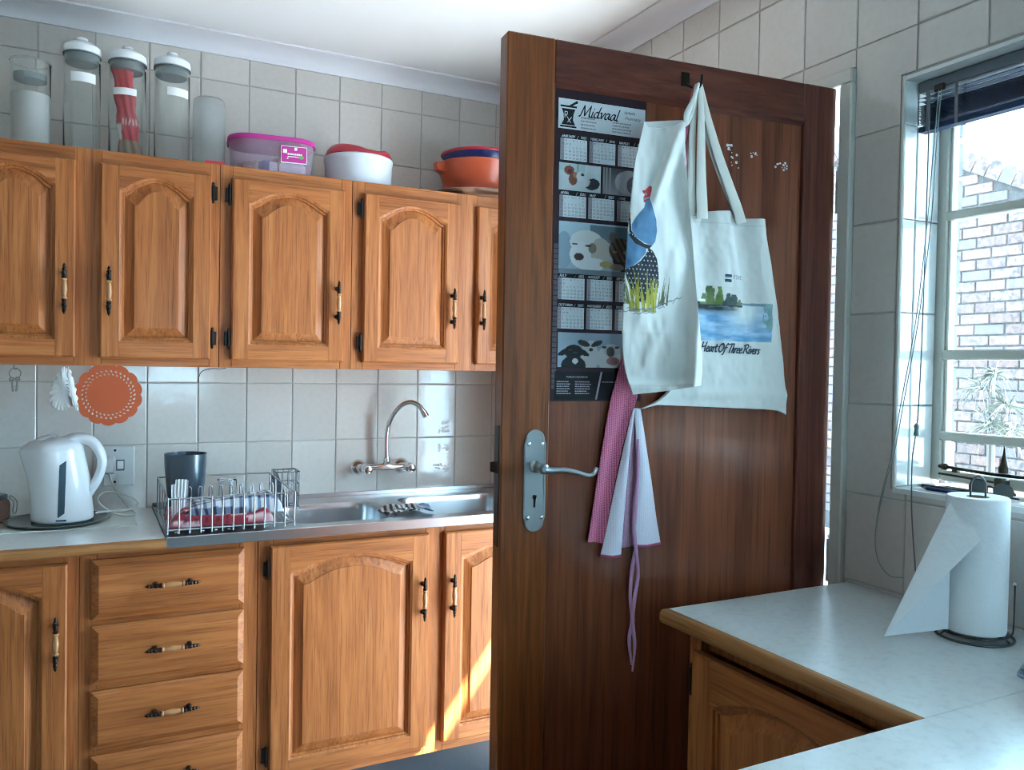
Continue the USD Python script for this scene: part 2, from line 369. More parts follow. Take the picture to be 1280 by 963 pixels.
# ---------------------------------------------------------------- the open door
DH = np.array([-.010, -1.535]); DE = np.array([-.99500, .09987]); DN = np.array([-.09987, -.99500])
def dp(s, off, z): return np.array([DH[0]+DE[0]*s+DN[0]*off, DH[1]+DE[1]*s+DN[1]*off, z])
def dmap(m):
    """mesh in door coordinates (s from hinge, off towards the viewer, z) to the world"""
    V = np.asarray(m.vertices); W = np.empty_like(V)
    W[:, 0] = DH[0]+DE[0]*V[:, 0]+DN[0]*V[:, 1]; W[:, 1] = DH[1]+DE[1]*V[:, 0]+DN[1]*V[:, 1]; W[:, 2] = V[:, 2]
    m = trimesh.Trimesh(W, m.faces, process=False)
    if DE[0]*DN[1]-DE[1]*DN[0] < 0: m.invert()
    return m
d1 = thing('door_1', 'open dark mahogany panel door with a pewter lever handle', 'door', kind='structure')
DT = .041
obj('stile', dmap(box(.711, .813, -DT, 0, .008, 2.038, .0025)), 'teak_z', d1, label='paler brown lock stile of the door')
obj('stile', dmap(box(.002, .092, -DT, 0, .008, 2.038, .0025)), 'mahogany_z', d1)
obj('rail', dmap(box(.092, .711, -DT, -.0005, 1.952, 2.0375, .002)), 'mahogany_x', d1)
obj('rail', dmap(box(.092, .711, -DT, -.0005, .008, .22, .002)), 'mahogany_x', d1)
obj('panel', dmap(box(.086, .717, -.028, -.011, .21, 1.96)), 'mahogany_panel', d1)
for z0 in (1.952,):   # bevelled edge of the top rail
    obj('moulding', dmap(hull([(s, o, z) for s in (.092, .711) for (o, z) in ((-.0115, z0), (-.002, z0), (-.0115, z0-.009))])), 'mahogany_x', d1)
# lever furniture
pl = [(.742+.0235*math.cos(a), 1.2375+.0235*math.sin(a)) for a in np.linspace(0, np.pi, 17)]
pl2 = [(.742+.0235*math.cos(a), 1.0835+.0235*math.sin(a)) for a in np.linspace(np.pi, 2*np.pi, 17)]
sh = unary_union([Polygon([(.7655, 1.232)]+[(.742+.0205*math.cos(a), 1.2415+.0205*math.sin(a)) for a in np.linspace(0, np.pi, 17)]+[(.7185, 1.232), (.7185, 1.089)]+[(.742+.0205*math.cos(a), 1.0795+.0205*math.sin(a)) for a in np.linspace(np.pi, 2*np.pi, 17)]+[(.7655, 1.089)])])
key = unary_union([Point(.742, 1.1275).buffer(.0046, 12), sbox(.7398, 1.107, .7442, 1.1275)])
plate = extr(sh.difference(key), .004, ((0, 0, 0), (1, 0, 0), (0, 0, 1), (0, 1, 0)))
rim = extr(sh.buffer(-.0022).difference(sh.buffer(-.0042)), .0012, ((0, .004, 0), (1, 0, 0), (0, 0, 1), (0, 1, 0)))
bp = part('back_plate', d1)
obj('plate', dmap(trimesh.util.concatenate([plate, rim])), 'pewter', bp)
obj('keyhole', dmap(extr(key.buffer(.001), .001, ((0, .0004, 0), (1, 0, 0), (0, 0, 1), (0, 1, 0)))), 'dark_void', bp)
for s in (.7275, .7565):
    for z in (1.234, 1.087):
        obj('screw', dmap(lathe([(.0042, 0), (.0042, .001), (.002, .0022), (.0001, .0024)], 12, 'y', (s, .004, z))), 'chrome', bp)
lv = part('lever', d1)
obj('rose', dmap(lathe([(.0125, .0), (.0125, .006), (.009, .011), (.0085, .03), (.0105, .034), (.0105, .046), (.006, .049)], 20, 'y', (.742, .004, 1.189))), 'pewter', lv)
sp = spline([(.744, .045, 1.189), (.728, .049, 1.186), (.70, .05, 1.186), (.672, .05, 1.180), (.648, .05, 1.174), (.634, .05, 1.178), (.628, .05, 1.189)], 26)
obj('lever_arm', dmap(tube(sp, np.interp(np.linspace(0, 1, 26), [0, .12, .3, .8, .95, 1], [.0085, .0085, .0058, .0046, .0045, .0035]), 10, ell=(1, .8))), 'pewter', lv)
obj('lock_face', dmap(box(.8128, .8145, -.031, -.010, 1.03, 1.27)), 'antique', d1)
obj('latch', dmap(hull([(.814, -.027, 1.175), (.814, -.013, 1.175), (.814, -.027, 1.199), (.814, -.013, 1.199), (.826, -.026, 1.178), (.826, -.026, 1.196)])), 'antique', d1)
for zc in (1.80, .95, .25):
    h = part('hinge', d1)
    for k in range(5):
        obj('knuckle', lathe([(.0055, -.0098), (.0062, -.0085), (.0062, .0085), (.0055, .0098)], 14, 'z', (-.0052, -1.5385, zc-.04+.02*k)), 'hinge_steel', h)
    obj('pin_cap', lathe([(.0035, -.004), (.005, 0), (.0035, .004)], 10, 'z', (-.0052, -1.5385, zc+.055)), 'hinge_steel', h)
# filler marks in the varnish of the door
scr = []
for (s, z, w, hgt) in ((.286, 1.868, .008, .012), (.272, 1.845, .012, .018), (.222, 1.865, .012, .006), (.150, 1.848, .016, .008), (.135, 1.845, .006, .006)):
    for q in range(7):
        c = (s+rng.uniform(-w, w), z+rng.uniform(-hgt, hgt))
        scr.append(Point(c).buffer(rng.uniform(.0012, .0035), 4))
obj('filler_mark', dmap(extr(unary_union(scr), .0006, ((0, -.0109, 0), (1, 0, 0), (0, 0, 1), (0, 1, 0)))), 'plaster_white', d1, label='small pale marks of filler on the door panel')

# ================================================================== outdoors
obj('ground', box(.19, 14, -9, 9, -.14, -.04), 'paving', label='pale sunlit paving outside the doorway', cat='paving', kind='structure')
bw = thing('brick_wall', 'speckled face-brick garage wall with a sloping coping outside the window', 'brick wall', kind='structure')
BX = 4.5
def gable_z(y): return 3.60-abs(y-2.15)*.505
pol = Polygon([(-4.2, 0), (8.5, 0), (8.5, gable_z(8.5)), (2.15, gable_z(2.15)), (-4.2, gable_z(-4.2))])
obj('wall_core', extr(pol.buffer(-.004), .3, ((BX+.006, 0, -.05), (0, 1, 0), (0, 0, 1), (1, 0, 0))), 'mortar', bw, smooth=False)
cand = []
L, Hh = .234, .083
for i in range(2, 44):
    z0 = i*Hh
    for k in range(-18, 37):
        y0 = k*L+(L/2 if i % 2 else 0)+.05
        rct = sbox(y0, z0, y0+L-.011, z0+Hh-.011)
        lim = min(gable_z(y0), gable_z(y0+L))-.10
        if z0+Hh > lim+.055: continue
        yc = y0+L/2; zc = z0
        d = abs(yc-.93)*1.0+max(0, .5-zc)*2
        if 2.2 < yc < 2.65: d = min(d, .2+.002*i)
        cand.append((d, y0, z0))
cand.sort()
rest = []
for n_, (d, y0, z0) in enumerate(cand):
    r_ = rng.uniform(-.003, .004)
    m = box(BX-.006+r_, BX+.05, y0, y0+L-.011+rng.uniform(-.003, .001), z0-.05, z0-.05+Hh-.011, .004 if n_ < 290 else 0)
    if n_ < 290: obj('brick', m, 'brick_'+'abcd'[rng.integers(4)], bw, smooth=False)
    else: rest.append(m)
obj('brickwork', rest, 'brick_b', bw, smooth=False, kind='stuff')
# coping: bricks on edge with rounded backs, running down the slope on both sides
ang = math.atan(.505)
for sgn in (-1, 1):
    for k in range(24 if sgn < 0 else 10):
        dist = .05+k*.118
        yc, zc = 2.15+sgn*dist*math.cos(ang), gable_z(2.15)-.05-dist*math.sin(ang)
        prof = Polygon([(-.055, -.09), (.055, -.09), (.055, .0)]+[(.055*math.cos(a), .045*math.sin(a)) for a in np.linspace(0, np.pi, 9)][1:-1]+[(-.055, 0)])
        prof = affinity.translate(affinity.rotate(prof, -sgn*math.degrees(ang), origin=(0, 0)), yc, zc)
        obj('coping_brick', extr(prof, .24, ((BX-.03+rng.uniform(-.006, .006), 0, 0), (0, 1, 0), (0, 0, 1), (1, 0, 0))), 'brick_'+'abdc'[rng.integers(4)], bw, smooth=False)
obj('roof_eave', box(.19, 1.037, -6.5, 2.5, 2.40, 2.47), 'frame_cream', label='unseen cream house eave added outside to cut off the sun', cat='eave', kind='structure')  # unseen eave placed so its edge cuts the top of the sun stripe
obj('shade_board', box(1.126, 1.55, -2.7, -1.2, 2.42, 2.45), 'frame_cream', label='unseen flat board added beside the eave to narrow the sun stripe', cat='board', kind='structure')  # unseen board added to block sun below the stripe on the sink cupboard
# ================================================================== oak cupboards
def local(face):
    if face == 'back': return lambda m: _mapm(m, lambda V: np.c_[V[:, 0], -V[:, 1], V[:, 2]])
    return lambda m: _mapm(m, lambda V: np.c_[-V[:, 1], -V[:, 0], V[:, 2]])
def _mapm(m, fn):
    q = trimesh.Trimesh(fn(np.asarray(m.vertices)), m.faces, process=False); q.invert(); return q
plain('grip_wood', (.46, .22, .09), .25, coat_weight=.4)
def handle(parent, u, w, z, L, horiz=False, side=0):
    """turned pull: dark metal finials and posts, wooden grip"""
    half = .069
    def ax(p, n=12):
        return lathe(p, n, 'x' if horiz else 'z', (u, w+.022, z))
    g = [(.005, -.029), (.0078, -.027), (.0078, -.0235), (.0056, -.0215), (.0066, -.014), (.0084, 0), (.0066, .014), (.0056, .0215), (.0078, .0235), (.0078, .027), (.005, .029)]
    h = part('handle', parent) if len(str(parent.GetPath()).split('/')) < 4 else None
    P = h or parent
    obj('handle_grip', L(ax(g)), 'grip_wood', P, label='turned wooden grip of the handle')
    for s in (-1, 1):
        f = [(.0044, .027), (.0066, .029), (.0066, .034), (.005, .036), (.0062, .041), (.0062, .046), (.0042, .049), (.0058, .054), (.0036, .058), (.0048, .061), (.001, .069)]
        f = [(r, s*q) for r, q in f]
        if s < 0: f = f[::-1]
        post = tube([(u+(s*.0435 if horiz else 0), w, z+(0 if horiz else s*.0435)), (u+(s*.0435 if horiz else 0), w+.022, z+(0 if horiz else s*.0435))], [.0075, .0045], 10)
        obj('handle_mount', L(trimesh.util.concatenate([ax(f), post])), 'antique', P)
def hinge(parent, u, w, z, L, s):
    """dark surface hinge on the face frame; s = which side the door lies"""
    m = [lathe([(.001, -.032), (.0042, -.028), (.003, -.0245), (.0045, -.023), (.0045, .023), (.003, .0245), (.0042, .028), (.001, .032)], 12, 'z', (u, w+.012, z)),
         box(min(u, u-s*.012), max(u, u-s*.012), w+.0002, w+.010, z-.02, z+.02, .001)]
    obj('hinge', [L(q) for q in m], 'black_metal', parent)
def cat_door(parent, x0, x1, z0, z1, w0, L, ax, hs, handle_u, handle_z, arch=.044, sw=.048, brail=.047, shoulder=.071, expo=.62, hz=None, t=.02, no_handle=False):
    """framed door with an arched raised panel; w0 = plane of the face frame; hs = hinge side -1/+1"""
    d = part('door', parent)
    e = .0045
    blank = hull([(x, w, z) for (x, z) in ((x0, z0), (x1, z0), (x1, z1), (x0, z1)) for w in (w0+.0005, w0+t-e)]+[(x, w0+t, z) for x in (x0+e, x1-e) for z in (z0+e, z1-e)])
    a0, a1, b0, zs = x0+sw, x1-sw, z0+brail, z1-shoulder
    N = 28; tt = np.linspace(-1, 1, N+1); curve = lambda t_: zs+arch*(np.logaddexp(0, 14*(1-1.14*t_**2))/14-.010)
    xs = (a0+a1)/2+tt*(a1-a0)/2
    big = lambda p: L(p)
    mz, mx = 'oak_z', 'oak_'+ax
    obj('stile', L(inter(box(x0-1, a0-.0002, 0, 1, z0-1, z1+1), blank)), mz, d)
    obj('stile', L(inter(box(a1+.0002, x1+1, 0, 1, z0-1, z1+1), blank)), mz, d)
    obj('rail', L(inter(box(a0+.0002, a1-.0002, 0, 1, z0-1, b0), blank)), mx, d)
    top = Polygon([(a0+.0002, z1+.1), (a1-.0002, z1+.1)]+[(min(max(x, a0+.0002), a1-.0002), z) for x, z in zip(xs, curve(tt))][::-1])
    topm = extr(top, t+.01, ((0, w0, 0), (1, 0, 0), (0, 0, 1), (0, 1, 0)))
    obj('rail', L(inter(topm, blank)), mx, d)
    def ring(dd, w):
        f = (a1-a0-2*dd)/(a1-a0)
        X = (a0+a1)/2+tt*(a1-a0)/2*f; slope = np.gradient(curve(tt), xs)
        Z = curve(tt)-dd*np.sqrt(1+.5*slope**2)
        return np.vstack([np.c_[X, np.full(N+1, w), Z], np.c_[X[::-1], np.full(N+1, w), np.full(N+1, b0+dd)]])
    def loft(prof, cap, back):
        R = [ring(a, w0+t+b) for a, b in prof]; M = len(R[0]); V = np.vstack(R); F = []
        for i in range(len(R)-1):
            for j in range(M):
                k = (j+1) % M; F += [(i*M+j, (i+1)*M+j, (i+1)*M+k), (i*M+j, (i+1)*M+k, i*M+k)]
        if cap:
            o = (len(R)-1)*M
            for j in range(N): F += [(o+j, o+M-1-j, o+M-2-j), (o+j, o+M-2-j, o+j+1)]
        if back:
            for j in range(N): F += [(j, M-2-j, M-1-j), (j, j+1, M-2-j)]
        m = trimesh.Trimesh(V, F, process=False)
        if m.face_normals[:, 1].mean() < 0: m.invert()
        return m
    obj('moulding', L(loft([(-.001, -.004), (0, .0), (.0015, -.0012), (.006, -.0032), (.0075, -.0088), (.012, -.0095), (.0135, -.0150), (.0135, -.0175)], False, False)), mz, d, smooth=35)
    obj('panel', L(loft([(.0115, -.0175), (.012, -.0150), (.0185, -.0145), (.038, -.0046), (.0385, -.0022), (.040, -.0018)], True, True)), mz, d, smooth=25)
    if not no_handle: handle(d, handle_u, w0+t, handle_z, L)
    if hz:
        hu = x0-.006 if hs < 0 else x1+.006
        for z in hz: hinge(d, hu, w0, z, L, -hs)
    return d
LB = local('back')
def unit(name, label, x0, x1, z0, z1, depth, stiles, rails, L, ax, top=True, group=None):
    """carcass and face frame; depth = plane of the face frame front, stiles/rails = spans"""
    c = thing(name, label, 'cupboard', group)
    obj('carcass', L(minus(box(x0, x1, .003, depth-.02, z0, z1), box(x0+.016, x1-.016, .016, depth, z0+.016, z1-.016 if top else z1+.1))), 'oak_z', c, smooth=False)
    for a, b in stiles: obj('frame_stile', L(box(a+.0004, b-.0004, depth-.0199, depth, z0, z1, .001)), 'oak_z', c)
    xs = sorted(stiles)
    for (a, b) in rails:
        for (p, q), (r, s) in zip(xs[:-1], xs[1:]):
            obj('frame_rail', L(box(q, r, depth-.0199, depth-.0002, a, b, .001)), 'oak_'+ax, c)
    return c
UZ0, UZ1, UD = 1.370, 1.970, .32
def upper(label, x0, x1, doors, stiles):
    c = unit('wall_cupboard', label, x0, x1, UZ0, UZ1, UD, stiles, [(UZ0, 1.412), (1.92, UZ1)], LB, 'x')
    for (a, b, hs, hu) in doors:
        cat_door(c, a, b, 1.393, 1.932, UD, LB, 'x', hs, hu, 1.577, hz=(1.882, 1.456))
    return c
upper('oak wall cupboard at the left edge with two arched doors, below the glass jars', -1.905, -1.1945,
      [(-1.861, -1.571, -1, -1.597), (-1.511, -1.2205, 1, -1.4885)], [(-1.905, -1.86), (-1.575, -1.507), (-1.222, -1.1945)])
upper('single-door oak wall cupboard in the middle, below the pink-lidded box', -1.194, -.795,
      [(-1.162, -.823, -1, -.845)], [(-1.194, -1.158), (-.83, -.795)])
upper('oak wall cupboard nearest the open door, below the white tub and the orange bowl', -.7945, -.003,
      [(-.760, -.427, -1, -.454), (-.362, -.029, 1, -.3445)], [(-.7945, -.755), (-.432, -.358), (-.034, -.003)])
upper('oak wall cupboard farthest to the left', -2.62, -1.906,
      [(-2.575, -2.285, -1, -2.31), (-2.225, -1.935, 1, -2.20)], [(-2.62, -2.57), (-2.29, -2.22), (-1.94, -1.906)])
# base cupboards
LZ0, LZ1, LD = .165, .884, .50
def base(label, x0, x1, stiles, rails, doors=(), top=True):
    c = unit('base_cupboard', label, x0, x1, LZ0, LZ1, LD, stiles, rails, LB, 'x', top)
    for (a, b, hs, hu) in doors:
        cat_door(c, a, b, .197, .864, LD, LB, 'x', hs, hu, .667, arch=.042, sw=.055, brail=.044, shoulder=.080, expo=.62, hz=(.80, .262))
    return c
base('oak base cupboard with an arched door, below the white kettle', -1.975, -1.5565, [(-1.975, -1.93), (-1.592, -1.5565)], [(LZ0, .205), (.845, LZ1)], [(-1.932, -1.583, -1, -1.608)])
base('oak base cupboard with two arched doors under the sink', -1.108, -.02, [(-1.108, -1.066), (-.6, -.535), (-.064, -.02)], [(LZ0, .205), (.845, LZ1)], [(-1.075, -.5935, -1, -.615), (-.541, -.06, 1, -.516)], top=False)
base('oak base cupboard at the far left', -2.62, -1.9755, [(-2.62, -2.57), (-2.02, -1.9755)], [(LZ0, .205), (.845, LZ1)], [(-2.58, -2.01, -1, -2.04)])
dr = unit('drawer_unit', 'stack of four oak drawers with turned handles, left of the sink cupboard', -1.556, -1.1085, LZ0, LZ1, LD, [(-1.556, -1.515), (-1.158, -1.1085)], [(LZ0, .205), (.845, LZ1), (.69, .712), (.52, .54), (.348, .37)], LB, 'x')
for k, (za, zb) in enumerate(((.709, .866), (.538, .693), (.368, .521), (.197, .350))):
    q = part('drawer', dr); a, b, e = -1.528, -1.146, .017
    m = hull([(x, w, z) for x in (a, b) for z in (za, zb) for w in (LD+.0005, LD+.009)]+[(x, LD+.02, z) for x in (a+e, b-e) for z in (za+e, zb-e)])
    obj('drawer_front', LB(m), 'oak_x', q, smooth=False)
    handle(q, -1.333, LD+.02, (za+zb)/2+.003, LB, horiz=True)
obj('kickboard', box(-2.62, -.02, -.455, -.440, .002, .1645, .002), 'kick', label='scuffed dark blue-grey kickboard under the oak base cupboards', cat='kickboard')

# worktop on the left
wt = thing('worktop', 'pale worktop with a wooden edge under the white kettle', 'worktop')
obj('slab', box(-2.62, -1.3525, -.5195, -.0005, .8855, .912, .001), 'worktop', wt)
ed = Polygon([(0, 0), (.016, 0), (.0205, .004), (.022, .0095), (.022, .017), (.0205, .0225), (.016, .0265), (0, .0265)])
obj('edging', extr(ed, 1.2675, ((-2.62, -.5196, .8852), (0, -1, 0), (0, 0, 1), (1, 0, 0))), 'oak_edge_x', wt, smooth=50)

# stainless sink unit with two bowls
sk = thing('sink_unit', 'stainless steel sink unit with two bowls below the tap', 'sink')
SX0, SX1, SY0, SY1, SZ = -1.3515, -.02, -.535, -.0008, .913
def rr(x0, y0, x1, y1, r): return sbox(x0+r, y0+r, x1-r, y1-r).buffer(r, 8)
bowls = [rr(-1.0, -.468, -.665, -.135, .06), rr(-.578, -.468, -.19, -.12, .06)]
top = sbox(SX0, SY0, SX1, SY1)
for b in bowls: top = top.difference(b)
plate = extr(top, .0016, ((0, 0, SZ-.0016), (1, 0, 0), (0, 1, 0), (0, 0, 1)))
fr = [(0, 0), (-.0016, 0), (-.0016, -.028), (0, -.028)]
lip = box(SX0, SX1, SY0-.004, SY0, SZ-.026, SZ+.003, .0015)
obj('top_plate', [plate, lip, box(SX0, SX1, -.006, -.0008, SZ, SZ+.014, .001), box(SX0, SX0+.004, SY0, SY1, SZ-.01, SZ+.003, .001)], 'stainless', sk, smooth=40)
for b in bowls:
    outs = []
    prof = [(0.0, 0.0), (.004, -.006), (.006, -.02), (.012, -.12), (.03, -.15), (.05, -.155)]
    rings = []
    for dd, zz in prof:
        c = np.array(b.buffer(-dd).exterior.coords[:-1]); ang = np.arctan2(c[:, 1]-c[:, 1].mean(), c[:, 0]-c[:, 0].mean())
        ce = np.array([(b.bounds[0]+b.bounds[2])/2, (b.bounds[1]+b.bounds[3])/2])
        th = np.linspace(0, 2*np.pi, 96, endpoint=False); bd = b.buffer(-dd).exterior
        pts = []
        for q in th:
            r = LineString([ce, ce+np.array([math.cos(q), math.sin(q)])]).intersection(bd); pts.append((r.x, r.y))
        rings.append(np.c_[np.array(pts), np.full(96, SZ-.0004+zz)])
    V = np.vstack(rings+[np.r_[ce, SZ-.157][None]]); F = []
    for i in range(len(rings)-1):
        for j in range(96):
            k = (j+1) % 96; F += [(i*96+j, (i+1)*96+k, (i+1)*96+j), (i*96+j, i*96+k, (i+1)*96+k)]
    o = (len(rings)-1)*96
    F += [(o+j, o+(j+1) % 96, len(V)-1) for j in range(96)]
    m = trimesh.Trimesh(V, F, process=False)
    if m.face_normals[-1, 2] < 0: m.invert()
    bo = part('bowl', sk); obj('bowl_shell', m, 'stainless', bo, smooth=40)
    obj('drain', lathe([(.032, 0), (.032, .002), (.026, .003), (.024, .0005), (.0005, .0005)], 24, 'z', (*ce, SZ-.1565)), 'chrome', bo)
for k in range(9):   # pressed ribs of the drainer
    x = -1.32+k*.035
    obj('drainer_rib', hull([(x-.006, -.46, SZ-.0002), (x+.006, -.46, SZ-.0002), (x, -.46, SZ+.0018), (x-.006, -.10, SZ-.0002), (x+.006, -.10, SZ-.0002), (x, -.10, SZ+.0018)]), 'stainless', sk, smooth=False)

# right-hand run: cupboard, worktop and the peninsula in front
LR = local('right')
rc = thing('base_cupboard', 'oak base cupboard with an arched door under the right-hand worktop', 'cupboard')
obj('carcass', minus(box(-.470, -.003, -2.149, -1.636, LZ0, .862), box(-.60, -.02, -2.13, -1.652, LZ0+.016, .845)), 'oak_z', rc, smooth=False)
for a, b in ((1.634, 1.668), (2.115, 2.149)): obj('frame_stile', LR(box(a, b, .47, .49, LZ0, .884, .001)), 'oak_z', rc)
obj('frame_rail', LR(box(1.6685, 2.1145, .47, .4898, LZ0, .21, .001)), 'oak_y', rc)
cat_door(rc, 1.662, 2.125, .197, .848, .49, LR, 'y', -1, 2.10, .64, arch=.045, sw=.055, brail=.05, shoulder=.085, expo=.62, hz=(.79, .262))
rt_ = thing('worktop', 'pale worktop with a wooden edge under the paper towel roll', 'worktop')
obj('slab', box(-.5085, -.0005, -2.1535, -1.590, .8845, .910), 'worktop', rt_)
obj('edging', extr(ed, .5635, ((-.5087, -2.1535, .8838), (-1, 0, 0), (0, 0, 1), (0, 1, 0))), 'oak_edge_y', rt_, smooth=50)
pn = thing('worktop', 'pale peninsula worktop in the foreground at the bottom right corner', 'worktop')
obj('slab', box(-.852, -.0005, -2.80, -2.1546, .884, .9102), 'worktop', pn)
obj('edging', extr(ed, .645, ((-.8522, -2.80, .8833), (-1, 0, 0), (0, 0, 1), (0, 1, 0))), 'oak_edge_y', pn, smooth=50)
pc = thing('base_cupboard', 'oak base cupboard under the peninsula worktop in the foreground', 'cupboard')
obj('carcass', box(-.80, -.003, -2.76, -2.170, .165, .8835, .002), 'oak_z', pc)
obj('plinth', box(-.76, -.05, -2.72, -2.21, 0, .1645), 'kick', pc)
# ================================================================== things on the left worktop and in the sink
plain('white_plastic', (.78, .80, .82), .22, coat_weight=.3)
plain('white_matt', (.76, .76, .75), .6)
plain('cord_white', (.70, .70, .66), .45)
plain('gauge', (.05, .09, .115), .15)
plain('navy_ink', (.03, .045, .12), .5)
plain('smoke_glass', (.10, .135, .135), .12)
plain('board', (.60, .63, .59), .5)
plain('cup_grey', (.10, .135, .165), .22, .55)
plain('brown_jar', (.28, .15, .11), .3)
mat('clear_glass', {'p': ('principled_bsdf', {'base_color': (.955, .985, .975), 'roughness': .02, 'transmission_weight': 1.0, 'ior': 1.45})})
mat('frosted', {'p': ('principled_bsdf', {'base_color': (.90, .93, .93), 'roughness': .22, 'transmission_weight': .93, 'ior': 1.1})})
mat('clear_plastic', {'p': ('principled_bsdf', {'base_color': (.90, .93, .96), 'roughness': .3, 'transmission_weight': .45, 'ior': 1.3})})

obj('board', [trimesh.util.concatenate([extr(affinity.rotate(sbox(-1.80, -.307, -1.413, -.085).buffer(.004), -1.2), .003, ((0, 0, .9122), (1, 0, 0), (0, 1, 0), (0, 0, 1)))])], 'board',
    label='thin pale green-grey board lying under the dark round tray', cat='board')
tr = lathe([(.10, 0), (.118, .0005), (.132, .006), (.136, .0095), (.133, .0105), (.117, .005), (.0005, .0042)], 48, 'z', (-1.615, -.185, .9154))
obj('tray', tr, 'smoke_glass', label='dark round glass tray under the white kettle', cat='tray')

kt = thing('kettle', 'white cordless electric kettle with a dark water gauge, by the wall socket', 'kettle')
KB = np.array([-1.601, -.195, .9226])
zr = np.array([0, .004, .01, .06, .12, .17, .20, .215, .228, .237, .242])
rr_ = np.array([.074, .0795, .0805, .0795, .0785, .0775, .0765, .073, .061, .037, .001])
dx = np.interp(zr, [0, .12, .20, .242], [0, -.008, -.022, -.018])
def kring(i, off=0., n=64):
    a = np.arange(n)*2*np.pi/n; sp_ = np.clip((zr[i]-.10)/.10, 0, 1)*np.clip(.243-zr[i], 0, .04)/.04
    r = rr_[i]+off+.012*sp_*np.exp(-((a-np.pi)/.32)**2)
    return np.c_[KB[0]+dx[i]+r*np.cos(a), KB[1]+r*.94*np.sin(a), np.full(n, KB[2]+zr[i])]
R_ = [kring(i) for i in range(len(zr))]; n = 64
V = np.vstack(R_+[R_[0].mean(0)[None]]); F = []
for i in range(len(zr)-1):
    for j in range(n):
        k = (j+1) % n; F += [(i*n+j, i*n+k, (i+1)*n+k), (i*n+j, (i+1)*n+k, (i+1)*n+j)]
F += [(len(V)-1, (j+1) % n, j) for j in range(n)]
obj('body', trimesh.Trimesh(V, F, process=False), 'white_plastic', kt, smooth=50)
hp = spline([(-1.60, -.20, 1.145), (-1.565, -.20, 1.158), (-1.528, -.205, 1.147), (-1.505, -.21, 1.112), (-1.502, -.21, 1.075), (-1.514, -.21, 1.035), (-1.533, -.205, 1.004), (-1.545, -.20, .985)], 40)
obj('handle', tube(hp, np.interp(np.linspace(0, 1, 40), [0, .25, .6, 1], [.022, .0185, .0150, .018]), 14, ell=(1.15, .85), upv=(0, 1, 0)), 'white_plastic', kt, smooth=60)
ld = spline([(-1.675, -.195, 1.150), (-1.655, -.195, 1.160), (-1.632, -.195, 1.167), (-1.62, -.195, 1.165)], 12)
obj('lid', tube(ld, np.interp(np.linspace(0, 1, 12), [0, .3, 1], [.010, .017, .014]), 12, ell=(1.5, .35), upv=(0, 1, 0)), 'white_plastic', kt, smooth=60)
def kpatch(x_of, z0, z1, w, off, m=14, slant=1):
    """strip that follows the kettle's front surface"""
    g = []
    for t in np.linspace(0, 1, m):
        row = []
        for s in np.linspace(-1, 1, 5):
            zz = z0+(z1-z0)*t+slant*s*.006*abs(2*t-1)**3
            x = x_of(t)+s*w; cxx = KB[0]+np.interp(zz, zr, dx); r = np.interp(zz, zr, rr_)+off
            row.append((x, KB[1]-r*.94*math.sqrt(max(0, 1-((x-cxx)/r)**2)), KB[2]+zz))
        g.append(row)
    g = np.array(g); b = g+np.array([0, .003, 0])
    m_ = sheet(g, b)
    return m_ if m_.face_normals[0, 1] < 0 else (m_.invert() or m_)
obj('water_gauge', kpatch(lambda t: -1.604+.004*t, .024, .172, .0085, .0009), 'gauge', kt, smooth=40)
obj('badge', kpatch(lambda t: -1.604, .008, .0125, .013, .0007, 4, 0), 'navy_ink', kt, label='small dark blue badge at the foot of the kettle', smooth=40)
obj('base_ring', lathe([(.078, 0), (.080, .002), (.080, .0008), (.06, .0005)], 48, 'z', (KB[0], KB[1], .9212)), 'smoke_glass', kt)

so = thing('wall_socket', 'white wall socket with a rocker switch behind the kettle', 'socket')
plain('socket_white', (.60, .60, .58), .4)
obj('face_plate', box(-1.4955, -1.405, -.009, -.0002, .988, 1.114, .003), 'socket_white', so)
obj('switch_surround', box(-1.458, -1.434, -.0105, -.0091, 1.036, 1.071, .001), 'smoke_glass', so)
obj('switch', hull([(-1.455, -.0106, 1.040), (-1.437, -.0106, 1.040), (-1.455, -.0106, 1.067), (-1.437, -.0106, 1.067), (-1.455, -.015, 1.043), (-1.437, -.015, 1.043)]), 'white_plastic', so)
for z in (1.101, 1.001): obj('screw', lathe([(.0038, 0), (.0032, .0015), (.0005, .002)], 12, 'y', (-1.4615, -.0111, z)), 'black_metal', so)
cd = thing('power_cord', 'white plug and looped flex running from the socket to the kettle', 'cord')
obj('plug', hull([(x, y, z) for x in (-1.4945, -1.4605) for z in (1.026, 1.083) for y in (-.0096,)]+[(x, -.036, z) for x in (-1.489, -1.466) for z in (1.034, 1.076)]), 'white_plastic', cd, smooth=50)
cpts = [(-1.478, -.028, 1.030), (-1.470, -.045, 1.004), (-1.453, -.07, .968), (-1.431, -.10, .940), (-1.409, -.135, .9195), (-1.425, -.165, .9188), (-1.465, -.168, .928), (-1.500, -.150, .950), (-1.510, -.125, .970), (-1.490, -.105, .983), (-1.449, -.105, .978), (-1.411, -.12, .962), (-1.403, -.145, .945), (-1.430, -.16, .935), (-1.475, -.172, .936), (-1.517, -.19, .936)]
obj('flex', tube(spline(cpts, 90), .0031, 8), 'cord_white', cd, smooth=60)

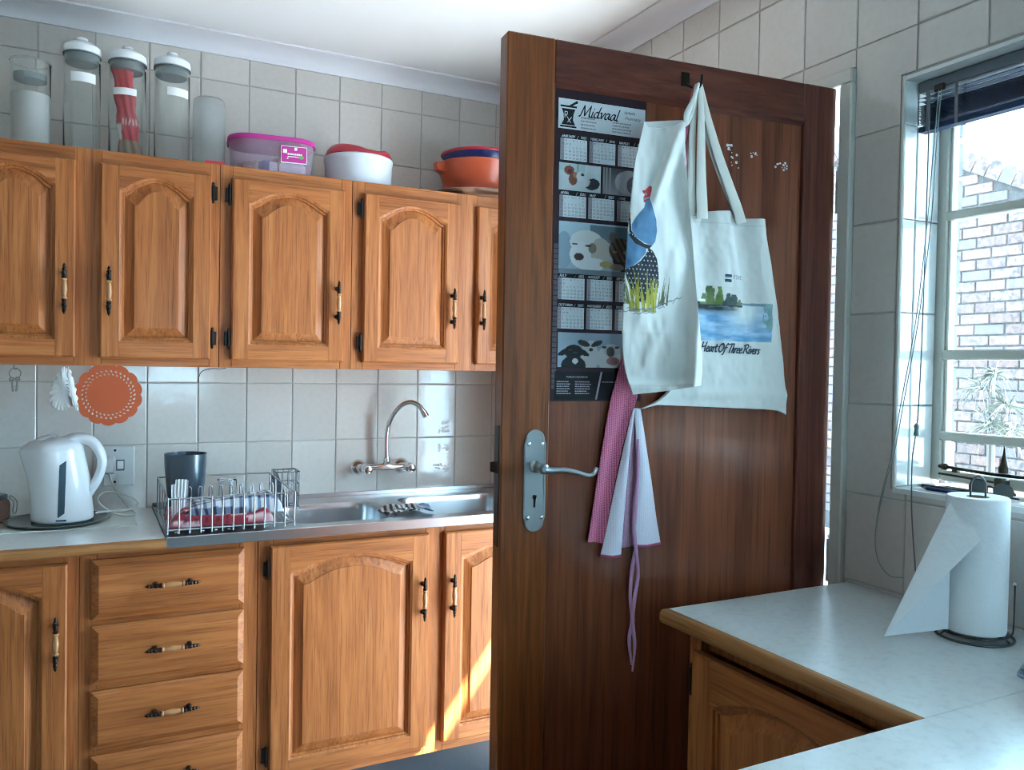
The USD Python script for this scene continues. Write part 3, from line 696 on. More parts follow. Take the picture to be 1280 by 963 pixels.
bj = thing('storage_jar', 'small brown jar with a wire clasp at the left edge, beside the kettle', 'jar')
obj('jar_body', lathe([(.026, 0), (.03, .003), (.031, .05), (.027, .062), (.022, .066)], 24, 'z', (-1.768, -.12, .9154)), 'brown_jar', bj)
obj('jar_lid', lathe([(.0235, 0), (.025, .004), (.024, .012), (.006, .016)], 24, 'z', (-1.768, -.12, .9814)), 'smoke_glass', bj)
obj('wire_clasp', tube(spline([(-1.738, -.128, .985), (-1.727, -.13, .972), (-1.730, -.13, .945), (-1.722, -.132, .94), (-1.719, -.132, .972), (-1.734, -.131, .990)], 24, True), .0016, 6, True), 'key_metal', bj)

# ---- dish rack
dk = thing('dish_rack', 'chrome wire dish rack on the drainer left of the sink', 'dish rack')
RX0, RX1, RYF, RYB, RZ0, RZ1 = -1.345, -1.005, -.497, -.125, .923, 1.012
W_ = lambda pts, r=.0018, n=6: tube(pts, r, n)
def rwire(pts, r=.0018): obj('wire', W_(pts, r), 'wire_chrome', dk, smooth=60)
for z in (RZ0+.004, RZ1):
    obj('rail', W_([(RX0, RYF, z), (RX1, RYF, z)], .0023), 'wire_chrome', dk, smooth=60)
for x in np.linspace(RX0, RX1, 13): rwire([(x, RYF-.001, RZ0-.0065), (x, RYF-.001, RZ1+.004)], .0021)
for x in (RX0, RX1):
    obj('rail', W_([(x, RYF, RZ1), (x, RYB, RZ1+.012)], .0023), 'wire_chrome', dk, smooth=60)
    obj('rail', W_([(x, RYF, RZ0+.004), (x, RYB, RZ0+.004)], .0023), 'wire_chrome', dk, smooth=60)
    rwire([(x, RYB, RZ0-.006), (x, RYB, RZ1+.012)], .0023)
    for y in (-.40, -.31, -.22): rwire([(x, y, RZ0+.004), (x, y, RZ1+.006)])
for z in (RZ0+.004, RZ1+.012):
    obj('rail', W_([(RX0, RYB, z), (RX1, RYB, z)], .0023), 'wire_chrome', dk, smooth=60)
for x in np.linspace(RX0+.028, RX1-.028, 11): rwire([(x, RYF, RZ0+.0035), (x, RYB, RZ0+.0035)], .0016)
for k, x in enumerate(np.linspace(-1.268, -1.03, 9)):
    obj('plate_divider', tube(spline([(x-.0045, -.28, RZ0+.004), (x-.0045, -.28, 1.0), (x-.002, -.28, 1.011), (x+.002, -.28, 1.011), (x+.0045, -.28, 1.0), (x+.0045, -.28, RZ0+.004)], 22), .0017, 6), 'wire_chrome', dk, smooth=60)
# cutlery basket
plain('wire_grey', (.26, .28, .29), .3, 1.0)
cb = thing('cutlery_basket', 'small square wire cutlery basket at the right end of the dish rack', 'basket')
bx0, bx1, by0, by1, bz0, bz1 = -1.001, -.928, -.215, -.142, .922, 1.036
for z in (bz0, bz0+.038, bz0+.076, bz1):
    obj('hoop', tube([(bx0, by0, z), (bx1, by0, z), (bx1, by1, z), (bx0, by1, z)], .0016 if z < bz1 else .0023, 6, True), 'wire_grey', cb, smooth=60)
for t in np.linspace(0, 1, 5):
    for (x, y) in ((bx0+t*(bx1-bx0), by0), (bx0+t*(bx1-bx0), by1)): obj('wire', W_([(x, y, bz0-.007), (x, y, bz1)], .0015), 'wire_grey', cb, smooth=60)
for t in (.25, .5, .75):
    for x in (bx0, bx1): obj('wire', W_([(x, by0+t*(by1-by0), bz0-.007), (x, by0+t*(by1-by0), bz1)], .0015), 'wire_grey', cb, smooth=60)
pd = box(-.011, .011, -.0015, .0015, 0, .115, .001); pd.apply_transform(trimesh.transformations.rotation_matrix(-.35, [0, 1, 0])); pd.apply_translation([-.963, -.19, .918])
obj('spatula', pd, 'cup_grey', label='dark grey flat spatula leaning in the wire cutlery basket', cat='spatula')

cu = lathe([(.044, 0), (.047, .002), (.0535, .06), (.0595, .13), (.0612, .174), (.0600, .1745), (.0582, .13), (.052, .06), (.045, .006), (.0005, .005)], 40, 'z', (-1.272, -.205, .9306))
obj('tumbler', cu, 'cup_grey', label='tall blue-grey metallic tumbler standing in the dish rack', cat='tumbler', smooth=40)
gt = lathe([(.033, 0), (.0325, .03), (.030, .085), (.028, .092), (.0005, .093), (.0005, .088), (.0265, .086), (.030, .03), (.0312, .0006)], 32, 'z', (-1.150, -.20, .9306))
obj('drinking_glass', gt, 'clear_glass', label='small clear drinking glass upside down in the dish rack', cat='glass', smooth=40)
# ribbed clear plastic scoop leaning on the front wires
xs_ = np.linspace(-.0225, .0225, 41); zs_ = np.linspace(0, 1, 14); fr_, bk_ = [], []
for z in zs_:
    topz = .122-.012*(xs_ < -.012)*z+.004*np.cos(xs_*60)*z
    Wd = .78+.22*z; y = -.442+.012*z+.0022*np.cos(xs_*2*np.pi/.009)+6*xs_**2
    fr_.append(np.c_[-1.3125+xs_*Wd+.004*z, y, .9300+topz*z]); bk_.append(np.c_[-1.3125+xs_*Wd*.95+.004*z, y+.0028, .9300+topz*z])
sm = sheet(np.array(fr_), np.array(bk_))
if sm.face_normals[0, 1] > 0: sm.invert()
obj('ribbed_beaker', sm, 'clear_plastic', label='clear ribbed plastic beaker at the front left of the dish rack', cat='beaker', smooth=50)
# two cloths crumpled in the rack
def crumple(name, x0, x1, y0, y1, base, hfun, cfun, label, n=90, m=60):
    X, Y = np.meshgrid(np.linspace(x0, x1, n), np.linspace(y0, y1, m), indexing='ij')
    U, V_ = (X-x0)/(x1-x0), (Y-y0)/(y1-y0)
    e_ = np.minimum(np.minimum(U, 1-U), np.minimum(V_, 1-V_)); fall = np.clip(e_/.14, 0, 1)**.5
    Z = base+.0045+hfun(U, V_)*fall
    wob = (meshkit.fbm(np.stack([X*18, Y*18, X*0+base*9], -1), 3)-.5)*.03*(1-fall)
    T = np.stack([X+wob, Y+wob*.6, Z], -1); B = T.copy(); B[..., 2] = base+(Z-base)*.25
    mm = sheet(T, B)
    if mm.face_normals[0, 2] < 0: mm.invert()
    c = cfun(U, V_).reshape(-1, 3)
    obj(name, mm, 'printed_cloth', col=np.vstack([c, c]), label=label, cat='cloth')
def mixc(m_, a, b): return np.array(a)*(1-m_[..., None])+np.array(b)*m_[..., None]
def redc(U, V_):
    s = (np.sin(U*8+V_*38)+.4*np.sin(V_*90) > .75).astype(float)
    c = mixc(s, (.30, .025, .045), (.70, .46, .48)); d = ((np.sin(U*60) > .5)*(np.sin(V_*55) > .2)).astype(float)
    return c*(1-.55*d[..., None]*(U[..., None] < .55))
def bluec(U, V_):
    a = (np.sin(U*70) > .1).astype(float); b = (np.sin(V_*34+U*4) > .1).astype(float)
    return mixc(a*b, (.62, .68, .74), (.02, .025, .05))*.0+np.where((a*b)[..., None] > 0, np.array((.02, .026, .05)), np.where(((a+b) > 0)[..., None], np.array((.16, .22, .34)), np.array((.66, .71, .76))))
crumple('dish_cloth', -1.338, -1.06, -.488, -.265, .9285, lambda U, V_: .022+.028*meshkit.fbm(np.stack([U*5, V_*4, U*0], -1), 3)+.018*np.exp(-((U-.93)/.10)**2), redc, 'crumpled dark red and pink dish cloth in the bottom of the dish rack')
crumple('checked_cloth', -1.300, -1.028, -.470, -.315, .9535, lambda U, V_: .018+.036*U*(.6+.4*np.sin(V_*5))+.012*meshkit.fbm(np.stack([U*6, V_*3, U*0+3], -1), 3), bluec, 'blue, black and white checked cloth bunched up in the dish rack')

# ---- tap on the wall
tp = thing('mixer_tap', 'chrome wall-mounted mixer tap with a curved swan-neck spout over the sink', 'tap')
for x in (-.668, -.507):
    obj('flange', lathe([(.028, 0), (.030, .002), (.028, .010), (.019, .020), (.015, .024), (.014, .05)][::-1] if False else [(.014, -.05), (.015, -.024), (.019, -.020), (.028, -.010), (.030, -.002), (.028, -.0003)], 32, 'y', (x, 0, 1.014)), 'chrome', tp, smooth=40)
    obj('tap_handle', lathe([(.010, -.108), (.0145, -.105), (.0155, -.095), (.013, -.082), (.017, -.076), (.017, -.066), (.011, -.060), (.011, -.045)], 20, 'y', (x+.006, 0, 1.016)), 'chrome', tp, smooth=40)
obj('bridge', tube([(-.670, -.052, 1.016), (-.62, -.055, 1.018), (-.588, -.058, 1.020), (-.55, -.055, 1.018), (-.505, -.052, 1.016)], [.011, .011, .015, .011, .011], 16, upv=(0, 0, 1)), 'chrome', tp, smooth=50)
obj('spout_collar', lathe([(.011, 0), (.013, .006), (.0145, .012), (.013, .02), (.011, .024)], 24, 'z', (-.5825, -.062, 1.030)), 'chrome', tp, smooth=40)
sp_ = spline([(-.5825, -.062, 1.045), (-.584, -.064, 1.088), (-.585, -.067, 1.131), (-.580, -.075, 1.175), (-.565, -.09, 1.215), (-.543, -.105, 1.243), (-.516, -.12, 1.254), (-.491, -.135, 1.243), (-.474, -.144, 1.219)], 48)
obj('spout', tube(sp_, .0085, 16), 'chrome', tp, smooth=60)
obj('nozzle', tube([(-.4765, -.1425, 1.2225), (-.466, -.148, 1.203)], .0115, 18), 'chrome', tp, smooth=50)
# striped cloth over the divider of the sink
g = []; uu = np.linspace(0, 1, 70); vv = np.linspace(0, 1, 40)
for u in uu:
    row = []
    for v in vv:
        x = -.700+.145*u; y = -.425+.115*v-.03*u
        z = .9185+.010*math.sin(min(u*3.2, 1.57))+.006*math.sin(v*9+u*3)*.6+(.004*math.sin(u*17+v*4))
        if u < .2: z -= (.2-u)*.03
        row.append((x+.012*v*u, y, z))
    g.append(row)
g = np.array(g); mm = sheet(g, g-np.array([0, 0, .003]))
if mm.face_normals[0, 2] < 0: mm.invert()
U, V_ = np.meshgrid(uu, vv, indexing='ij'); cs = np.where((np.sin(U*58+np.sin(V_*4)*2) > .0)[..., None], np.array((.03, .03, .045)), np.array((.62, .60, .60))); cs = np.where((U > .72)[..., None], np.array((.16, .24, .36)), cs).reshape(-1, 3)
obj('sponge_cloth', mm, 'printed_cloth', col=np.vstack([cs, cs]), label='black and white striped cloth draped over the divider between the sink bowls', cat='cloth')
# irregular white smears on the tiles right of the tap
plain('smear_white', (.80, .80, .78), .6)
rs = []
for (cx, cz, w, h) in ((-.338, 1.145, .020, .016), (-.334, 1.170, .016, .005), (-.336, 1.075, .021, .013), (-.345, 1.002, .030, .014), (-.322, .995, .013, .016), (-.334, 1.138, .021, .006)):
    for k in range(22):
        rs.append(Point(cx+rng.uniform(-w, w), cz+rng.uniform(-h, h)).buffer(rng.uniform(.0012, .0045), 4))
obj('sticker_residue', extr(unary_union(rs), .0006, ((0, -.0003, 0), (1, 0, 0), (0, 0, 1), (0, -1, 0))), 'smear_white', wb, label='irregular white smears on the tiles', smooth=False)

# ---- hanging under the cupboards
ks = thing('key_bunch', 'two keys on a ring hanging under the cupboard at the left edge', 'keys')
obj('hook', tube(spline([(-1.716, -.305, 1.3695), (-1.716, -.305, 1.362), (-1.712, -.308, 1.357), (-1.709, -.305, 1.361)], 12), .0013, 6), 'key_metal', ks)
a = np.linspace(0, 2*np.pi, 24, endpoint=False)
obj('ring', tube(np.c_[-1.7135+.0135*np.cos(a), -.306+.003*np.sin(a), 1.346+.0135*np.sin(a)], .0013, 6, True), 'key_metal', ks)
for x, z, tilt in ((-1.720, 1.330, .08), (-1.709, 1.331, -.10)):
    kp = unary_union([Point(0, 0).buffer(.0065, 8), sbox(-.0022, -.034, .0022, 0), sbox(0, -.03, .0045, -.026), sbox(0, -.022, .004, -.018)]).difference(Point(0, .002).buffer(.002))
    obj('key', extr(affinity.rotate(kp, math.degrees(tilt)), .002, ((x, -.306, z), (1, 0, 0), (0, 0, 1), (0, -1, 0))), 'key_metal', ks)
plain('orange_felt', (.46, .082, .02), .6)
c = Point(0, 0)
sc_ = [(.0815*(1+.075*abs(math.sin(7*t))**.7)*math.cos(t), .0815*(1+.075*abs(math.sin(7*t))**.7)*math.sin(t)) for t in np.linspace(0, 2*np.pi, 280, endpoint=False)]
dp_ = Polygon(sc_)
hol = []
for rad, nh, s in ((.0665, 34, .0036), (.0575, 34, .0030)):
    for k in range(nh):
        t = 2*np.pi*(k+.5*(rad < .06))/nh
        hol.append(affinity.translate(affinity.rotate(affinity.scale(Point(0, 0).buffer(1, 4), s, s*.62), math.degrees(t)+45), rad*math.cos(t), rad*math.sin(t)))
dpm = extr(dp_.difference(unary_union(hol)), .0022, ((-1.4865, -.309, 1.2885), (1, 0, 0), (0, 0, 1), (0, -1, 0)))
od = thing('orange_doily', 'orange pierced round doily hanging under the wall cupboard', 'doily')
obj('doily', dpm, 'orange_felt', od, smooth=False)
obj('loop', tube([(-1.4865, -.3095, 1.368), (-1.4865, -.3095, 1.372)], .001, 6), 'orange_felt', od)
plain('paper_white', (.78, .79, .78), .7)
wd = thing('white_doily', 'folded white paper doily with a scalloped edge beside the orange one', 'doily')
def leaf(pts, y0, bulge, name):
    p = np.array(pts); ctr = p.mean(0); rings = [ctr+(p-ctr)*s for s in np.linspace(0.02, 1, 7)]
    G = np.array([[(q[0], y0-bulge*(1-s*s)+(.004*math.sin(k*2.2) if s > .9 else 0), q[1]) for k, q in enumerate(np.vstack([r, r[:1]]))] for s, r in zip(np.linspace(.02, 1, 7), rings)])
    m_ = sheet(G, G+np.array([0, .0012, 0])); obj(name, m_, 'paper_white', wd, smooth=60)
def scal(pts, k=9, amp=.0022):
    q = spline(pts, 56, True); nrm = np.roll(q, -1, 0)-np.roll(q, 1, 0); nrm = np.c_[nrm[:, 1], -nrm[:, 0]]; nrm /= np.linalg.norm(nrm, axis=1, keepdims=True)
    return q+nrm*(amp*np.sin(np.arange(56)*1.6))[:, None]
leaf(scal([(-1.598, 1.366), (-1.618, 1.335), (-1.632, 1.298), (-1.628, 1.262), (-1.612, 1.246), (-1.592, 1.248), (-1.574, 1.262), (-1.575, 1.30), (-1.582, 1.345)]), -.296, .008, 'fold')
leaf(scal([(-1.588, 1.366), (-1.590, 1.335), (-1.591, 1.310), (-1.583, 1.285), (-1.567, 1.248), (-1.562, 1.252), (-1.566, 1.29), (-1.575, 1.335)]), -.318, .004, 'fold')
obj('loose_wire', tube(spline([(-1.172, -.306, 1.3675), (-1.19, -.308, 1.366), (-1.215, -.307, 1.3655), (-1.238, -.305, 1.358), (-1.248, -.302, 1.338), (-1.249, -.300, 1.322)], 30), .0011, 6), 'black_metal', label='thin dark wire dangling under the middle of the wall cupboards', cat='wire')

# ================================================================== on top of the wall cupboards
ZT = UZ1
plain('sugar', (.80, .79, .75), .8); plain('lid_white', (.80, .83, .84), .3); plain('label_white', (.82, .83, .83), .5)
plain('red_pack', (.55, .03, .045), .28); plain('red_plastic', (.48, .018, .04), .3); plain('tub_white', (.66, .69, .74), .28)
plain('kraft', (.34, .22, .15), .6)
mat('stopper', {'p': ('principled_bsdf', {'base_color': (.55, .63, .64), 'roughness': .15, 'transmission_weight': .6})})
def curved_label(cx, cy, r, a0, a1, z0, z1, t=.0006):
    A = np.linspace(a0, a1, 14); G = np.array([[(cx+r*math.cos(q), cy+r*math.sin(q), z) for z in np.linspace(z0, z1, 3)] for q in A])
    H = np.array([[(cx+(r-t)*math.cos(q), cy+(r-t)*math.sin(q), z) for z in np.linspace(z0, z1, 3)] for q in A])
    m_ = sheet(G, H); return m_
def jar(name, label, cx, cy, r, h, lid=None, mat_='clear_glass', wall=.0035, neck=True):
    j = thing(name, label, 'jar')
    o = [(r*.9, 0), (r, .006), (r, h-.030), (r*.985, h-.024), (r*.95, h-.016), (r*.95, h)] if neck else [(r*.92, 0), (r*.96, .005), (r, h)]
    i = [(q-wall, max(z, .007)) for q, z in o[::-1]]; i[-1] = (r*.88-wall, .007)
    obj('jar_glass', lathe(o+i+[(.0005, .0065)], 40, 'z', (cx, cy, ZT+.0005)), mat_, j, smooth=40)
    if not lid: obj('rim', tube(np.c_[cx+(r-.001)*np.cos(q_ := np.linspace(0, 2*np.pi, 40, endpoint=False)), cy+(r-.001)*np.sin(q_), np.full(40, ZT+h+.003)], .003, 8, True), mat_, j, smooth=60)
    if lid:
        z = ZT+h+.0008
        obj('lid', lathe([(r*.92, -.008), (r*1.02, -.006), (r*1.03, .004), (r*1.0, .013), (r*.78, .022), (r*.40, .027), (.0005, .028)], 40, 'z', (cx, cy, z)), lid, j, smooth=40)
        obj('lid_knob', lathe([(.0135, .0), (.0125, .006), (.015, .008), (.015, .013), (.012, .015), (.0005, .0155)], 24, 'z', (cx, cy, z+.0265)), lid, j, smooth=40)
        obj('seal', tube(np.c_[cx+r*1.0*np.cos(a_ := np.linspace(0, 2*np.pi, 40, endpoint=False)), cy+r*1.0*np.sin(a_), np.full(40, z-.010)], .0022, 6, True), 'smoke_glass', j, smooth=60)
        obj('stopper', lathe([(r*.86, -.034), (r*.885, -.032), (r*.885, -.010), (.0005, -.010)], 40, 'z', (cx, cy, z)), 'stopper', j, smooth=40)
    return j
AF = -math.pi/2
j = jar('glass_jar', 'open glass jar half full of white sugar, leftmost on top of the cupboards', -1.686, -.19, .051, .246, neck=False)
obj('sugar', lathe([(.046, .0075), (.0468, .158), (.02, .160), (.0005, .158)], 32, 'z', (-1.686, -.19, ZT)), 'sugar', j, smooth=40)
obj('stopper', lathe([(.036, .196), (.0415, .197), (.0418, .214), (.0405, .214), (.040, .199), (.0005, .1985)], 28, 'z', (-1.686, -.19, ZT)), 'stopper', j, smooth=40)
j = jar('glass_jar', 'tall empty glass jar with a white lid, next to the sugar jar', -1.558, -.19, .0485, .300, 'lid_white')
obj('label', curved_label(-1.558, -.19, .0492, AF-.62, AF+.78, ZT+.205, ZT+.232), 'label_white', j, smooth=60)
j = jar('glass_jar', 'tall glass jar with a white lid and a red packet inside', -1.439, -.19, .0505, .298, 'lid_white')
obj('label', curved_label(-1.439, -.19, .0512, AF-.85, AF+.45, ZT+.186, ZT+.206), 'label_white', j, smooth=60)
zz = np.linspace(0, 1, 30); pk = []; pb = []
for t in zz:
    w_ = .030*(1-.12*t)+.003*math.sin(t*21); tt_ = np.linspace(-1, 1, 17); cx_ = -1.443-.010*t
    y_ = -.205-.010*np.sqrt(np.clip(1-tt_**2, 0, 1))*(1-.35*t)+.002*np.sin(tt_*9+t*8)
    pk.append(np.c_[cx_+w_*tt_+.012*(1-t), y_, np.full(17, ZT+.012+.262*t)]); pb.append(np.c_[cx_+w_*tt_*.97+.012*(1-t), -.198+.010*np.sqrt(np.clip(1-tt_**2, 0, 1)), np.full(17, ZT+.012+.262*t)])
pm = sheet(np.array(pk), np.array(pb)); 
if pm.face_normals[0, 1] > 0: pm.invert()
pc_ = np.tile((.55, .02, .035), (len(pm.vertices), 1)); zl = (pm.vertices[:, 2]-ZT-.012)/.262; xl = pm.vertices[:, 0]
pc_[zl < .20] = (.30, .19, .13); pc_[(zl > .2) & (zl < .36) & (xl < -1.455)] = (.75, .72, .66); pc_[(zl > .36) & (zl < .44) & (np.sin(xl*700) > .5)] = (.75, .5, .5)
obj('red_packet', pm, 'painted_plastic', j, col=pc_, label='crumpled red packet inside the jar')
j = jar('glass_jar', 'tall empty glass jar with a white lid, beside the frosted beaker', -1.317, -.19, .0505, .303, 'lid_white')
obj('label', curved_label(-1.317, -.19, .0512, AF-.35, AF+.95, ZT+.205, ZT+.229), 'label_white', j, smooth=60)
fb = lathe([(.047, 0), (.0475, .004), (.0475, .195), (.045, .217), (.038, .223), (.0005, .224), (.0005, .220), (.036, .219), (.042, .213), (.0445, .19), (.0445, .0008)], 36, 'z', (-1.211, -.19, ZT+.0005))
obj('frosted_beaker', fb, 'frosted', label='frosted plastic beaker upside down between the jars and the pink-lidded box', cat='beaker', smooth=40)
obj('sachet', hull([(-1.237, -.312, ZT+.0004), (-1.18, -.309, ZT+.0004), (-1.23, -.27, ZT+.0004), (-1.176, -.268, ZT+.0004), (-1.235, -.308, ZT+.010), (-1.182, -.306, ZT+.012), (-1.20, -.28, ZT+.012)]), 'red_pack', label='flat red sachet in front of the frosted beaker', cat='sachet', smooth=False)

# pink-lidded food box
mat('box_pink', {'p': ('principled_bsdf', {'base_color': (.93, .82, .91), 'roughness': .10, 'transmission_weight': .88, 'ior': 1.08})})
plain('lid_pink', (.52, .03, .26), .25)
fbx = thing('food_box', 'clear plastic food box with a pink lid, full of biscuits', 'food box')
BC = np.array([-1.022, -.185]); BROT = -7.
def rrect(w, d, r): return affinity.rotate(sbox(-w/2+r, -d/2+r, w/2-r, d/2-r).buffer(r, 10), BROT, origin=(0, 0))
def loft_poly(sec, close=True):
    """rings of equal length from (polygon, z)"""
    N_ = 80; th = np.linspace(0, 2*np.pi, N_, endpoint=False); R2 = []
    for pg, z in sec:
        ext = pg.exterior; R2.append(np.array([[*(lambda q: (q.x, q.y))(LineString([(0, 0), (math.cos(t), math.sin(t))]).intersection(ext)), z] for t in th]))
    V = np.vstack(R2+[[[0, 0, sec[0][1]]], [[0, 0, sec[-1][1]]]]); F = []; M_ = len(sec)
    for i in range(M_-1):
        for k in range(N_):
            q = (k+1) % N_; F += [(i*N_+k, i*N_+q, (i+1)*N_+q), (i*N_+k, (i+1)*N_+q, (i+1)*N_+k)]
    F += [(M_*N_, (k+1) % N_, k) for k in range(N_)]+[(M_*N_+1, (M_-1)*N_+k, (M_-1)*N_+(k+1) % N_) for k in range(N_)]
    return trimesh.Trimesh(V, F, process=False)
S = lambda e: rrect(.245+e, .190+e, .062+e/2)
bm = loft_poly([(S(-.012), .0), (S(-.004), .004), (S(.0), .02), (S(.012), .098), (S(.012), .105), (S(.007), .105), (S(.007), .098), (S(-.005), .02), (S(-.01), .006)])
bm.apply_translation([*BC, ZT+.0006]); obj('box_wall', bm, 'box_pink', fbx, smooth=40)
lm = loft_poly([(S(.012), -.006), (S(.022), -.005), (S(.023), .004), (S(.018), .008), (S(.006), .0085), (S(-.004), .005), (S(-.02), .005)]); lm.apply_translation([*BC, ZT+.108])
obj('lid', lm, 'lid_pink', fbx, smooth=40)
lab = part('label', fbx)
th = math.radians(BROT); ux = np.array([math.cos(th), math.sin(th), 0]); nx_ = np.array([math.sin(th), -math.cos(th), 0])
o_ = np.array([*BC, ZT])+nx_*(.190/2+.0068); tl_ = np.array([0, 0, 1.])-nx_*(-.075); tl_ /= np.linalg.norm(tl_)
o_ = o_+ux*.022+np.array([0, 0, .036])-nx_*.0015
fr3 = lambda d: (o_+nx_*d, ux, tl_, nx_)
obj('sticker', extr(sbox(0, 0, .078, .052), .0008, fr3(0)), 'lid_pink', lab)
obj('sticker_border', extr(sbox(0, 0, .078, .052).difference(sbox(.0015, .003, .0765, .0505)), .0004, fr3(.0009)), 'label_white', lab)
for (t_, x_, y_, h_) in (('PLASTIC BOX', .022, .026, .0062), ('AIRTIGHT FOOD', .022, .0195, .004)):
    m_ = meshkit.text_mesh(t_, h_, .0004); m_.vertices = fr3(.0009)[0]+m_.vertices[:, :1]*ux+m_.vertices[:, 1:2]*tl_+m_.vertices[:, 2:]*nx_
    if t_ == 'PLASTIC BOX': pass
obj('sticker_print', [extr(sbox(.006, .030, .018, .042), .0004, fr3(.0009)), extr(sbox(.040, .040, .048, .049), .0004, fr3(.0009)), extr(unary_union([sbox(.020+.0055*k, .0255, .0242+.0055*k, .0305) for k in range(8)]+[sbox(.020+.0045*k, .0190, .0236+.0045*k, .0218) for k in range(9)]+[sbox(.018, .013, .022, .016)]), .0004, fr3(.0009))], 'label_white', lab, smooth=False)
plain('leaf_green', (.12, .32, .08), .5)
obj('sticker_leaf', extr(affinity.scale(Point(.061, .020).buffer(.007, 8), 1.2, .75), .0005, fr3(.0010)), 'leaf_green', lab, smooth=False)
plain('biscuit', (.42, .26, .17), .8); plain('biscuit_pale', (.62, .50, .40), .8); plain('wrap_blue', (.16, .18, .40), .4)
for k in range(9):
    x, y = [(-.085, -.04), (-.05, .02), (-.03, -.05), (0, -.01), (.02, -.055), (.05, .01), (.06, -.05), (.085, -.02), (-.09, .03)][k]
    b_ = rbox(-.02, .02, -.014, .014, 0, .030+.022*((k*5) % 3)/2, .006, 1); b_.apply_transform(trimesh.transformations.rotation_matrix(k*.9, [0, 0, 1])); b_.apply_translation([BC[0]+x*.9, BC[1]+y*.9, ZT+.0075])
    obj('biscuit', b_, ('biscuit', 'biscuit_pale', 'wrap_blue', 'biscuit_pale')[k % 4], fbx)
obj('flour_bag', rbox(BC[0]-.02, BC[0]+.095, BC[1]-.068, BC[1]-.045, ZT+.0075, ZT+.045, .008, 1), 'label_white', fbx)

# white tub with a red lid
tb = thing('plastic_tub', 'white round plastic tub with a warped red lid', 'tub')
TC = (-.736, -.185)
obj('tub_body', lathe([(.104, 0), (.108, .003), (.111, .082), (.1135, .086), (.1145, .096), (.1115, .100), (.1085, .1), (.102, .006), (.0005, .005)], 56, 'z', (*TC, ZT+.0005)), 'tub_white', tb, smooth=40)
rad = np.linspace(0, 1, 16); angs = np.linspace(0, 2*np.pi, 72)
G = []; Hh_ = []
for r_ in rad:
    row = []; row2 = []
    for t in angs:
        x, y = r_*.111*math.cos(t), r_*.111*math.sin(t)
        z = .103+.019*(1-r_**8)+.026*np.clip((-x+.0)/.111, 0, 1)**.8*(1-r_**8)+.012*math.exp(-((x-.075)/.022)**2-((y+.04)/.06)**2)
        row.append((TC[0]+x, TC[1]+y, ZT+z)); row2.append((TC[0]+x*.99, TC[1]+y*.99, ZT+.1012))
    G.append(row); Hh_.append(row2)
lm = sheet(np.array(G), np.array(Hh_))
if lm.face_normals[500, 2] < 0: lm.invert()
obj('lid', lm, 'red_plastic', tb, smooth=50)

# steel tray, orange bowl, blue bowl with a red rim inside it
obj('steel_tray', lathe([(.150, 0), (.165, .002), (.185, .016), (.192, .018), (.193, .0165), (.187, .0145), (.1665, .0005)], 64, 'z', (-.300, -.192, ZT+.0005)), 'stainless', label='round stainless steel tray under the orange bowl', cat='tray', smooth=40)
plain('orange_plastic', (.52, .088, .035), .35); plain('blue_plastic', (.01, .022, .13), .25)
ob = thing('mixing_bowl', 'orange plastic mixing bowl with a lip on its rim, beside the open door', 'bowl')
OC = (-.293, -.19); oz = ZT+.0035
obj('bowl_shell', lathe([(.088, 0), (.095, .003), (.125, .05), (.143, .10), (.149, .122), (.152, .126), (.150, .129), (.146, .127), (.138, .10), (.12, .052), (.09, .006), (.0005, .005)], 60, 'z', (*OC, oz)), 'orange_plastic', ob, smooth=40)
lip_ = hull([(OC[0]-.144, OC[1]-.03, oz+.126), (OC[0]-.144, OC[1]+.03, oz+.126), (OC[0]-.170, OC[1]-.018, oz+.124), (OC[0]-.170, OC[1]+.018, oz+.124), (OC[0]-.166, OC[1]-.016, oz+.098), (OC[0]-.166, OC[1]+.016, oz+.098), (OC[0]-.140, OC[1]-.022, oz+.088), (OC[0]-.140, OC[1]+.022, oz+.088)])
obj('pouring_lip', lip_, 'orange_plastic', ob, smooth=60)
bb = thing('mixing_bowl', 'dark blue bowl with a red rim nested inside the orange bowl', 'bowl')
obj('bowl_shell', lathe([(.08, 0), (.088, .004), (.112, .06), (.128, .105), (.132, .132), (.129, .1325), (.127, .105), (.115, .06), (.085, .008), (.0005, .006)], 60, 'z', (OC[0], OC[1], oz+.026)), 'blue_plastic', bb, smooth=40)
obj('rim', tube(np.c_[OC[0]+.1335*np.cos(a_ := np.linspace(0, 2*np.pi, 60, endpoint=False)), OC[1]+.1335*np.sin(a_), np.full(60, oz+.026+.137)], .0052, 8, True), 'red_plastic', bb, smooth=60)
obj('cup_hook', tube(spline([(-.57, -.305, ZT+.0015), (-.558, -.307, ZT+.006), (-.548, -.309, ZT+.004), (-.538, -.308, ZT+.0015)], 14), .0022, 6), 'key_metal', label='small bent metal hook lying on the cupboard top near the tray', cat='hook')
